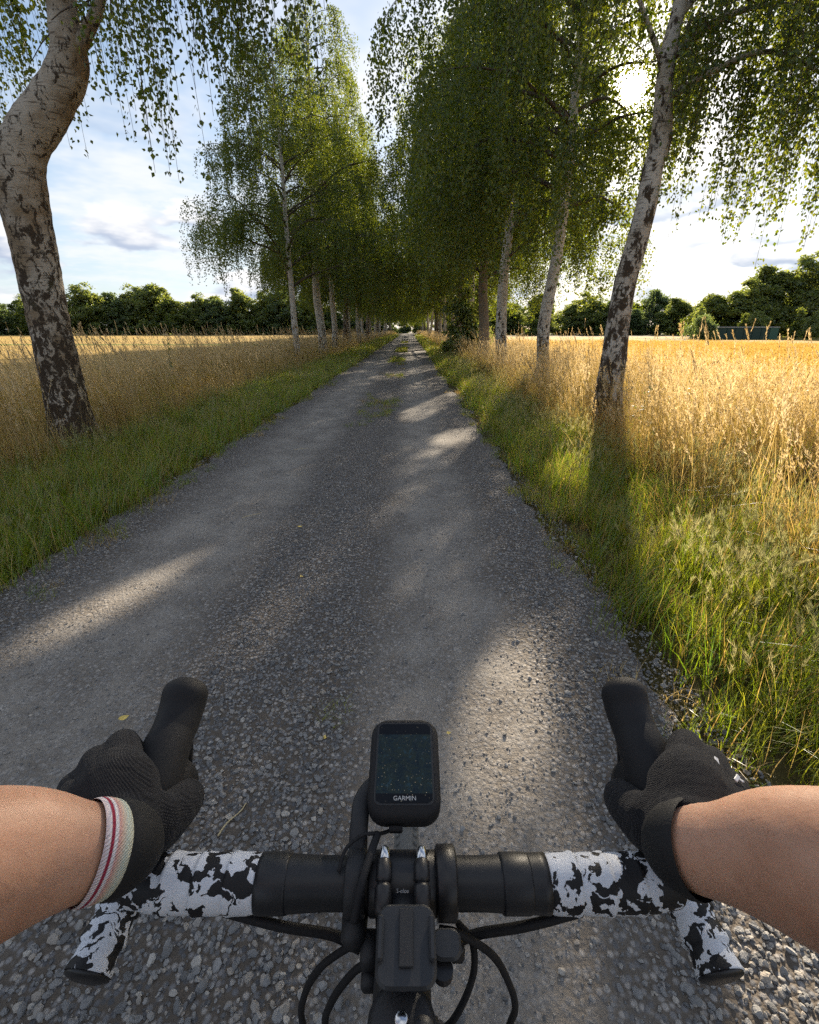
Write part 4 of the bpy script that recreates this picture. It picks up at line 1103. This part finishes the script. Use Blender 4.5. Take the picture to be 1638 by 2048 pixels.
# computer mount: clamp ring on the bar, arm reaching forward
g = Geo(); gsweep(g, np.array([(XC + x, BY, BZ) for x in (-.0395, -.038, -.027, -.0255)]), [.0188, .0205, .0205, .0188], 24)
gsweep(g, np.array([(XC - .0325, BY - .010, BZ - .012), (XC - .0325, BY - .026, BZ - .016), (XC - .0325, BY - .030, BZ - .016)]), [.009, .0085, .004], 14)
mount = part('computer_mount', g, [K['plastic']])
g = Geo(); gsweep(g, catmull([(XC - .0325, BY + .012, BZ + .010), (XC - .0328, BY + .030, BZ + .018), (XC - .031, BY + .048, BZ + .022), (XC - .018, BY + .062, BZ + .024), (XC + .002, BY + .066, BZ + .024)], 8), .0036, 14, .0068); part('mount_arm', g, [K['plastic']], mount)
# bell ring on the right of the stem
g = Geo(); gsweep(g, np.array([(XC + x, BY, BZ + .001) for x in (.0225, .0235, .0240, .0355, .0360, .037)]), [.0190, .0215, .0220, .0222, .0216, .0190], 32); bell = part('bell', g, [K['black']])
g = Geo(); rbox(g, (XC + .0375, BY - .018, BZ - .026), (.009, .005, .006), .0015); part('bell_hammer', g, [K['brass']], bell)
g = Geo(); rbox(g, (XC + .037, BY - .021, BZ - .036), (.010, .010, .014), .002); part('bell_clamp', g, [K['black']], bell)

# cables
def cable(pts, r=.0026, name='cable', mat='matte'):
    g = Geo(); gsweep(g, catmull(pts, 12), r, 10); part(name, g, [K[mat]])
cable([(-.018, .194, 1.004), (-.031, .192, 1.001), (-.043, .193, .990), (-.062, .194, .966), (-.076, .196, .929), (-.083, .202, .875), (-.070, .20, .80), (-.04, .20, .73)])
cable([(-.018, .185, .997), (-.031, .183, .992), (-.043, .184, .972), (-.055, .185, .942), (-.062, .190, .900), (-.058, .19, .83), (-.035, .19, .74)])
cable([(.020, .197, 1.004), (.034, .196, 1.000), (.058, .197, .974), (.073, .198, .935), (.080, .201, .900), (.080, .207, .861), (.065, .20, .79), (.035, .20, .73)])
cable([(.034, .208, .990), (.044, .203, .978), (.044, .192, .960), (.03, .178, .94), (.012, .175, .92)], .0024)
for s in (-1, 1):
    cable([(XC + s * .125, BY - .006, BZ - .021), (XC + s * .085, BY - .012, BZ - .026), (XC + s * .05, BY - .012, BZ - .036), (XC + s * .03, .200, .975)], .0034)
g = Geo(); rbox(g, (XC - .0215, .188, .998), (.012, .020, .016), .003); rbox(g, (XC - .0215, .176, .990), (.010, .010, .010), .002); part('cable_clip', g, [K['plastic']])

# phone plate on the stem
ph = link('phone_holder', None, loc=(XC + .0025, .1735, 1.020)); tag(ph, 'black plastic phone mounting plate strapped on top of the bicycle stem', 'phone holder')
def slab(g, cx, cy, wx, wy, rc, z0, z1, tilt, bev=.0015, n=6, taper=0.0, mi=0):
    """Rounded-corner slab lying in XY, then tilted about X."""
    def outline(ins):
        pts = []
        for qx, qy, a0 in ((1, 1, 0), (-1, 1, 90), (-1, -1, 180), (1, -1, 270)):
            for k in range(n + 1):
                a = R(a0 + 90 * k / n); pts.append((qx * (wx / 2 - rc) + (rc - ins) * math.cos(a), qy * (wy / 2 - rc) + (rc - ins) * math.sin(a)))
        return np.array(pts)
    rows = [(bev, z0), (0, z0 + bev), (0, z1 - bev), (bev, z1)]
    m = 4 * (n + 1); V = []
    for ins, z in rows:
        o = outline(ins); V.append(np.column_stack([o, np.full(m, z)]))
    V = np.vstack(V + [np.array([[0, 0, z0], [0, 0, z1]])])
    V = (V @ rotx(tilt).T) + np.array([cx, cy, 0])
    i = np.arange(3)[:, None] * m; j = np.arange(m)[None]; j2 = (j + 1) % m
    base = g.n; g.add(V, np.stack([i + j, i + j2, i + m + j2, i + m + j], -1).reshape(-1, 4), mi)
    jj = np.arange(m); k = (jj + 1) % m
    T = np.vstack([np.stack([np.full(m, 4 * m), k, jj], 1), np.stack([np.full(m, 4 * m + 1), 3 * m + jj, 3 * m + k], 1)])
    g.F[3].append(T.astype(np.int32) + base); g.MI[3].append(np.full(len(T), mi))
TP = R(8); K['plate'] = pbr('plate_plastic', (.020, .022, .026), .42, spec=.5, var=.2, vscale=90)
g = Geo(); slab(g, 0, 0, .0355, .040, .008, .016, .0200, TP); link('plate', g.mesh('plate', [K['plate']]), ph)
for sx in (-1, 1):
    g = Geo(); rbox(g, (sx * .0155, -.001, .0225), (.0040, .022, .0035), .0012, rot=rotx(TP)); link('rail', g.mesh('rail', [K['plate']]), ph)
g = Geo(); rbox(g, (0, 0, .0215), (.0085, .028, .0014), .0005, rot=rotx(TP)); link('ridge', g.mesh('ridge', [K['plastic']]), ph)
g = Geo(); slab(g, .0245, .003, .018, .016, .006, .009, .0125, TP); link('release_tab', g.mesh('release_tab', [K['plate']]), ph)
g = Geo(); gsweep(g, np.array([(0, 0, .0), (0, 0, .017)]), [.0125, .0105], 20); link('foot', g.mesh('foot', [K['black']]), ph)
g = Geo(); gsweep(g, np.array([(.022, -.008, .0), (.022, -.008, .006)]), [.006, .006], 16); link('clamp_screw', g.mesh('clamp_screw', [K['black']]), ph)

# bike computer
cp = link('bike_computer', None, loc=(XC + .0005, BY + .062, BZ + .0335)); TC = R(14); cp.rotation_euler = (TC, 0, 0)
tag(cp, 'small black bike computer with dusty dark screen, mounted ahead of the handlebar', 'bike computer')
g = Geo(); slab(g, 0, .001, .0550, .0775, .0140, -.010, .0085, 0, .0035); link('case', g.mesh('case', [K['matte']], True), cp)
def glass_mat():
    m, t = new_mat('dusty_screen')
    ob = t.n('ShaderNodeTexCoord').outputs['Object']
    sp = t.n('ShaderNodeSeparateXYZ'); t.put(sp.inputs[0], ob)
    y = sp.outputs['Y']; act = t.math('MULTIPLY', t.step(y, -.0215, -.0210), t.math('SUBTRACT', 1.0, t.step(y, .0245, .0250)))
    n1 = t.noise(ob, 130, 5, .7, .8)
    scr = t.ramp(n1, [(.28, (.006, .010, .014)), (.45, (.014, .026, .032)), (.55, (.022, .030, .022)), (.66, (.020, .050, .070)), (.8, (.07, .072, .03))])  # blue-green mottling painted in to imitate mixed reflections on the glass
    lines = t.math('MULTIPLY', t.step(t.noise(t.scalev(ob, (900, 160, 1)), 1.0, 2), .66, .7), .25)
    scr = t.mix(lines, scr, (.12, .16, .18))
    c = t.mix(act, (.006, .006, .007), scr)
    sp1 = t.voro(ob, 420); sp2 = t.noise(ob, 260, 3, .6)
    dust = t.math('MULTIPLY', t.math('LESS_THAN', sp1, .16), t.step(sp2, .44, .56))
    low = t.step(y, .02, -.035)
    dust = t.math('MULTIPLY', dust, t.math('ADD', t.math('MULTIPLY', low, .7), .3))
    c = t.mix(dust, c, (.40, .34, .22))
    p = t.n('ShaderNodeBsdfPrincipled'); t.put(p.inputs['Base Color'], c); t.put(p.inputs['Roughness'], t.math('ADD', t.math('MULTIPLY', dust, .5), .22)); p.inputs['Specular IOR Level'].default_value = .3
    finish(t, p.outputs[0]); return m
g = Geo(); slab(g, 0, .003, .0430, .0625, .0045, .0078, .0090, 0, .0004); scrn = link('screen', g.mesh('screen', [glass_mat()]), cp)
g = Geo()
for k, (w_, h_, z_) in enumerate(((.0458, .0652, .0082),)):
    slab(g, 0, .003, w_, h_, .0055, z_, .00875, 0, .0004)
link('bezel', g.mesh('bezel', [K['plastic']]), cp)
g = Geo(); rbox(g, (-.006, -.0405, -.003), (.010, .004, .006), .001); link('port_cover', g.mesh('port_cover', [K['matte']]), cp)

def text(body, size, mat, parent, loc, rot=(0, 0, 0), name='lettering'):
    cu_ = bpy.data.curves.new('t', 'FONT'); cu_.body = body; cu_.size = size; cu_.align_x = 'CENTER'; cu_.align_y = 'CENTER'; cu_.extrude = size * .01
    t_ = bpy.data.objects.new('t', cu_); COL.objects.link(t_)
    dg = bpy.context.evaluated_depsgraph_get(); me = bpy.data.meshes.new_from_object(t_.evaluated_get(dg))
    bpy.data.objects.remove(t_); me.materials.clear(); me.materials.append(mat)
    o = link(name, me, parent, loc); o.rotation_euler = rot; return o
text('GARMIN', .0045, K['print'], scrn, (.0005, -.0248, .00915), name='brand_lettering')
text('F', .0055, K['print'], stem, (XC + INV[0], .1610 + INV[1], 1.0215), (R(8), 0, 0))
text('S-oloe', .0032, K['print'], stem, (XC + INV[0], BY - .014 + INV[1], BZ + .0150), (R(40), 0, 0))
# thin charging wire below the computer
wire = tube_mesh('charging_wire', [(XC - .002, BY + .030, BZ + .020), (XC - .010, BY + .026, BZ + .016), (XC - .018, BY + .022, BZ + .018), (XC - .0215, BY + .0185, BZ + .0235), (XC - .030, BY + .016, BZ + .0245), (XC - .040, BY + .008, BZ + .0225), (XC - .0435, BY - .004, BZ + .018)], .0013, K['matte'], 8, 10)
tag(link('charging_wire', wire), 'thin black charging wire looping below the bike computer', 'wire')
wire = tube_mesh('strap', [(XC - .0185, BY + .020, BZ + .021), (XC - .0225, BY + .004, BZ + .0225), (XC - .0275, BY - .014, BZ + .0195), (XC - .031, BY - .027, BZ + .006)], .0028, K['matte'], 8, 10)
tag(link('rubber_strap', wire), 'black rubber strap lying across the clamp left of the stem', 'strap')

# ------------------------------------------------------------------ rider
def skin_mat():
    m, t = new_mat('skin')
    ob = t.n('ShaderNodeTexCoord').outputs['Object']
    a = t.step(t.noise(ob, 20, 5, .62), .3, .7); b = t.noise(ob, 700, 2, .6); fr = t.step(t.noise(ob, 240, 2, .5), .66, .74)
    c = t.mix(a, (0.42, 0.225, 0.145), (0.54, 0.315, 0.215))
    c = t.mix(t.math('MULTIPLY', b, .2), c, (0.36, 0.16, 0.09))
    c = t.mix(t.math('MULTIPLY', fr, .35), c, (0.26, 0.11, 0.055))
    p = t.n('ShaderNodeBsdfPrincipled', _Roughness=.52); t.put(p.inputs['Base Color'], c)
    p.inputs['Specular IOR Level'].default_value = .35
    p.inputs['Subsurface Weight'].default_value = .15; p.inputs['Subsurface Radius'].default_value = (.006, .0025, .0012); p.inputs['Subsurface Scale'].default_value = .6
    t.put(p.inputs['Normal'], t.bump(t.math('ADD', t.math('MULTIPLY', t.noise(ob, 420, 4, .65), .12), t.noise(t.scalev(ob, (1, 1, 1)), 34, 3, .55)), .35, .004))
    finish(t, p.outputs[0]); return m
def glove_mat():
    m, t = new_mat('knit_glove')
    ob = t.n('ShaderNodeTexCoord').outputs['Object']
    wv = t.n('ShaderNodeTexWave', wave_type='BANDS', bands_direction='DIAGONAL'); t.put(wv.inputs['Vector'], ob); wv.inputs['Scale'].default_value = 290; wv.inputs['Distortion'].default_value = 1.5
    wx = t.n('ShaderNodeTexWave', wave_type='BANDS', bands_direction='X'); t.put(wx.inputs['Vector'], ob); wx.inputs['Scale'].default_value = 340; wx.inputs['Distortion'].default_value = 1.5
    f = t.math('MULTIPLY', wv.outputs['Fac'], wx.outputs['Fac'])
    c = t.mix(f, (.006, .006, .008), (.024, .024, .030))
    p = t.n('ShaderNodeBsdfPrincipled', _Roughness=.88); t.put(p.inputs['Base Color'], c); p.inputs['Specular IOR Level'].default_value = .2
    p.inputs['Sheen Weight'].default_value = .06
    fold = t.noise(t.scalev(ob, (60, 160, 60)), 1.0, 3, .5)
    t.put(p.inputs['Normal'], t.bump(t.math('ADD', f, t.math('MULTIPLY', fold, 2.5)), .6, .0016))
    finish(t, p.outputs[0]); return m
SKIN = skin_mat(); GLOVE = glove_mat()

def melt(o, vox, smooth=4):
    md = o.modifiers.new('join', 'REMESH'); md.mode = 'VOXEL'; md.voxel_size = vox; md.use_smooth_shade = True
    ms = o.modifiers.new('even', 'SMOOTH'); ms.iterations = smooth; ms.factor = .5

g = Geo()
WR = {}
AK = [0, .11, .22, .33, .44, .55, .67, .78, .89, 1]; A1 = [.0225, .0232, .0268, .0385, .0465, .0460, .045, .046, .052, .058]; A2 = [.0230, .0228, .0258, .0360, .0430, .0430, .045, .046, .052, .056]
for s in (-1, 1):
    P = catmull(side(s, [(.196, .232, 1.058), (.184, .2115, 1.066), (.198, .196, 1.082), (.2235, .176, 1.103), (.262, .120, 1.150), (.300, .040, 1.212), (.312, .012, 1.232), (.290, -.05, 1.29), (.235, -.12, 1.40), (.190, -.155, 1.455)]), 8)
    u = np.linspace(0, 1, len(P))
    gsweep(g, P, np.interp(u, AK, A1), 24, np.interp(u, AK, A2))
    WR[s] = P
gsweep(g, catmull([(XC - .19, -.155, 1.455), (XC - .08, -.18, 1.48), (XC, -.185, 1.49), (XC + .08, -.18, 1.48), (XC + .19, -.155, 1.455)], 6), .058, 20)
gsweep(g, catmull([(XC, -.19, 1.47), (XC, -.27, 1.33), (XC, -.40, 1.15), (XC, -.50, 1.00)], 6), [.12, .13, .135, .14, .14, .14, .14, .14, .135, .13, .125, .125, .12, .12, .12, .12, .12, .12, .12][:19], 24, .16)
person = link('person', g.mesh('person', [SKIN], True))
tag(person, 'cyclist with bare forearms and black gloves gripping the brake hoods', 'person')
melt(person, .005, 5)
g = Geo()
gsweep(g, catmull([(XC, -.185, 1.48), (XC, -.27, 1.33), (XC, -.40, 1.15), (XC, -.50, 1.00)], 6), .155, 24, .185)
gsweep(g, catmull([(XC - .22, -.13, 1.42), (XC - .08, -.18, 1.47), (XC, -.185, 1.48), (XC + .08, -.18, 1.47), (XC + .22, -.13, 1.42)], 6), .066, 20)
jer = link('jersey', g.mesh('jersey', [pbr('jersey', (.03, .03, .035), .8)], True), person); melt(jer, .008, 4)

def make_glove(s):
    g = Geo()
    def chain(pts, rads, n=12, per=5):
        P = catmull(side(s, pts), per); gsweep(g, P, np.interp(np.linspace(0, 1, len(P)), np.linspace(0, 1, len(rads)), rads), n)
    # back of the hand and heel
    chain([(.187, .216, 1.0645), (.196, .230, 1.0655), (.208, .250, 1.0665), (.222, .268, 1.064)], [.0250, .0265, .0280, .022])
    chain([(.196, .222, 1.060), (.222, .238, 1.060), (.243, .250, 1.054)], [.025, .024, .018])
    chain([(.192, .226, 1.057), (.182, .236, 1.050), (.180, .248, 1.042)], [.025, .023, .018])
    # four metacarpal ridges to the knuckles, fingers folded round the hood's outside and under the bar
    chain([(.206, .250, 1.066), (.224, .283, 1.064), (.238, .305, 1.052), (.240, .316, 1.030), (.228, .320, 1.008), (.210, .316, .997)], [.018, .0150, .0120, .0108, .0100, .0090])
    chain([(.214, .246, 1.066), (.237, .273, 1.061), (.252, .292, 1.046), (.253, .301, 1.022), (.240, .304, 1.000), (.218, .300, .988)], [.018, .0150, .0122, .0110, .0102, .0092])
    chain([(.216, .240, 1.063), (.245, .259, 1.055), (.260, .274, 1.038), (.260, .281, 1.014), (.246, .284, .993), (.222, .281, .982)], [.018, .0145, .0118, .0106, .0098, .0088])
    chain([(.214, .232, 1.058), (.247, .244, 1.048), (.262, .254, 1.030), (.261, .260, 1.009), (.247, .263, .991), (.226, .261, .982)], [.017, .0130, .0105, .0095, .0088, .0080])
    # thumb leaving the inner side of the palm
    chain([(.192, .226, 1.056), (.180, .238, 1.046), (.176, .256, 1.036), (.178, .278, 1.022), (.186, .294, 1.008)], [.0225, .0198, .0168, .0145, .0115])
    # cuff
    chain([(.1945, .2275, 1.0625), (.187, .2125, 1.0685), (.1855, .2085, 1.0705)], [.0275, .0262, .0258], 18)
    o = link('glove', g.mesh('glove', [GLOVE], True), person); melt(o, .0022, 5)
    return o
gl_l = make_glove(-1); gl_r = make_glove(1)
def band(s, u0, u1, rad, name, mat, lip=0.0, n=36, rid=0):
    P = WR[s]; m = len(P) - 1
    us = np.linspace(u0, u1, 9); Q = np.array([P[int(x * m)] * (1 - (x * m) % 1) + P[min(int(x * m) + 1, m)] * ((x * m) % 1) for x in us])
    r1 = np.interp(us, AK, A1) + rad; r2 = np.interp(us, AK, A2) + rad
    g = Geo(); gsweep(g, Q, r1 - lip * np.abs(np.linspace(-1, 1, 9)) ** 4, n, r2 - lip * np.abs(np.linspace(-1, 1, 9)) ** 4, cap=False)
    o = link(name, g.mesh(name, [mat], True), person); return o, Q
for s in (-1, 1):
    band(s, .095, .158, .0042, 'glove_cuff', pbr('cuff_black', (.007, .007, .008), .8, bump=.4, bscale=700), .0016)
# striped sweatband on the left wrist: red, white and pale ribbing
def band_mat(Q):
    m, t = new_mat('striped_band')
    ob = t.n('ShaderNodeTexCoord').outputs['Object']
    a = Q[-1] - Q[0]; L = float(np.linalg.norm(a)); a = a / L
    f = t.math('DIVIDE', t.math('SUBTRACT', t.vmath('DOT_PRODUCT', ob, tuple(a)), float(Q[0] @ a)), L)
    rb = t.noise(t.vmath('MULTIPLY', ob, (1, 1, 1)), 420, 2)
    c = t.ramp(f, [(0, (.62, .60, .46)), (.22, (.55, .60, .52)), (.40, (.66, .50, .40)), (.55, (.62, .33, .30)), (.63, (.72, .70, .72)), (.70, (.72, .70, .72)), (.74, (.30, .03, .06)), (.83, (.30, .03, .06)), (.87, (.72, .68, .70)), (1, (.60, .50, .52))])
    p = t.n('ShaderNodeBsdfPrincipled', _Roughness=.85); t.put(p.inputs['Base Color'], c); p.inputs['Specular IOR Level'].default_value = .2
    b = t.n('ShaderNodeTexWave', bands_direction='Z'); t.put(b.inputs['Vector'], ob); b.inputs['Scale'].default_value = 220; b.inputs['Distortion'].default_value = .6
    t.put(p.inputs['Normal'], t.bump(t.math('ADD', b.outputs['Fac'], rb), .6, .0012)); finish(t, p.outputs[0]); return m
o, Q = band(-1, .150, .212, .0030, 'wristband', K['matte'], .0012)
o.data.materials[0] = band_mat(Q); o['label'] = 'red, white and pale ribbed sweatband on the left wrist'
g = Geo(); rbox(g, (0, 0, 0), (.016, .005, .003), .001); wc = link('watch_clasp', g.mesh('watch_clasp', [K['brass']]), person, (-.2335, .2215, 1.0845)); wc.rotation_euler = (.3, -.5, .5)
# pale marks on the back of the right glove
for i, (dx, dy, w_, h_, rz) in enumerate(((.232, .262, .0032, .0075, -.5), (.240, .250, .0028, .0075, -.9), (.2435, .2515, .0028, .0060, .4))):
    g = Geo(); rbox(g, (0, 0, 0), (w_, h_, .0012), .0004); mk = link('glove_mark', g.mesh('glove_mark', [pbr('reflective_mark', (.6, .6, .62), .5)]), person, (XC + dx, dy, 1.0815 - .003 * i)); mk.rotation_euler = (R(-8), R(24), rz)

# ------------------------------------------------------------------ small things on the road and in the verge
def leaf_thing(x, y, z, L, rz, tilt, mat, name, label, cat, wr=.62):
    g = Geo(); u = np.linspace(0, 1, 7); wd = L * wr * np.sin(np.pi * u ** .8) * .5 + 1e-4
    V = np.vstack([np.column_stack([u * L - L / 2, -wd, .12 * L * (u - .5) ** 2 * 4 + .10 * wd]), np.column_stack([u * L - L / 2, 0 * u, .12 * L * (u - .5) ** 2 * 4]), np.column_stack([u * L - L / 2, wd, .12 * L * (u - .5) ** 2 * 4 + .10 * wd])])
    F = [(r * 7 + i, r * 7 + i + 1, (r + 1) * 7 + i + 1, (r + 1) * 7 + i) for r in range(2) for i in range(6)]
    g.add(V, F); o = link(name, g.mesh(name, [mat], True), None, (x, y, z)); o.rotation_euler = (tilt, tilt * .5, rz)
    return tag(o, label, cat)
for (x, y, L, rz, lab) in ((-1.06, 1.37, .036, .6, 'pale yellow fallen birch leaf on the gravel left of the glove'), (-.30, 1.28, .020, 1.5, 'small yellow leaf on the gravel left of the bike computer'), (.14, 1.30, .018, .2, 'tiny yellow leaf on the bare track right of the bike computer'), (-.63, 2.45, .030, 2.2, 'small yellow leaf in the middle strip of loose gravel'), (-.80, 3.2, .035, .4, 'pale scrap of leaf on the middle strip further up')):
    leaf_thing(x, y, .034, L, rz, .15, M['yellow_leaf'], 'fallen_leaf', lab, 'leaf')
for (x, y, L, rz, lab) in ((-1.22, 3.42, .16, .75, 'short pale straw lying on the left wheel track'), (-.52, .98, .11, 1.1, 'thin straw lying on the gravel right of the left glove'), (-1.30, 5.6, .18, .5, 'pale stalk lying far up the left wheel track'), (.92, .82, .17, -1.0, 'dry stalk lying on the gravel below the right forearm')):
    g = Geo(); gsweep(g, catmull([(-L / 2, 0, 0), (-L / 6, .004, .003), (L / 4, -.003, .002), (L / 2, .002, .001)], 5), np.linspace(.0024, .0014, 16), 6)
    o = link('straw', g.mesh('straw', [M['straw']], True), None, (x, y, .034)); o.rotation_euler = (0, 0, rz); tag(o, lab, 'straw')

def weed(x, y, h, nst, seed, lab):
    rng = np.random.default_rng(seed); e = link('weed', None, loc=(x, y, 0)); tag(e, lab, 'weed')
    g = Geo(); gl = Geo()
    for i in range(nst):
        az = rng.uniform(0, 6.28); ln = rng.uniform(.05, .22); hh = h * rng.uniform(.75, 1)
        P = catmull([(0, 0, 0), (ln * .3 * math.cos(az), ln * .3 * math.sin(az), hh * .5), (ln * math.cos(az), ln * math.sin(az), hh)], 6); gsweep(g, P, np.linspace(.006, .002, len(P)), 6)
        for k in range(9):
            u = rng.uniform(.35, 1); p = P[int(u * (len(P) - 1))]; a2 = rng.uniform(0, 6.28); L = rng.uniform(.05, .10); d = np.array([math.cos(a2), math.sin(a2), rng.uniform(-.3, .5)]); sdv = np.array([-d[1], d[0], 0]); uu = np.linspace(0, 1, 5); wd = L * .32 * np.sin(np.pi * uu ** .8)
            c = p + d * (L * uu)[:, None] + np.array([0, 0, -.5]) * (L * uu ** 2)[:, None]
            V = np.vstack([c - sdv * wd[:, None], c + sdv * wd[:, None]]); gl.add(V, [(j, j + 1, 5 + j + 1, 5 + j) for j in range(4)])
    link('stem', g.mesh('stem', [M['weed']], True), e); c = link('foliage', gl.mesh('foliage', [M['weed']]), e); c['kind'] = 'stuff'
weed(3.05, 6.35, .95, 3, 1, 'broad-leaved green weed beside the foot of the leaning birch')
weed(3.75, 6.2, .9, 2, 2, 'smaller green weed right of the leaning birch in the dry grass')
weed(-5.6, 11.5, 1.25, 4, 3, 'bushy green weed rising above the dry grass on the left')
weed(-6.3, 10.2, 1.0, 3, 4, 'low green weed in the dry grass behind the crooked birch')
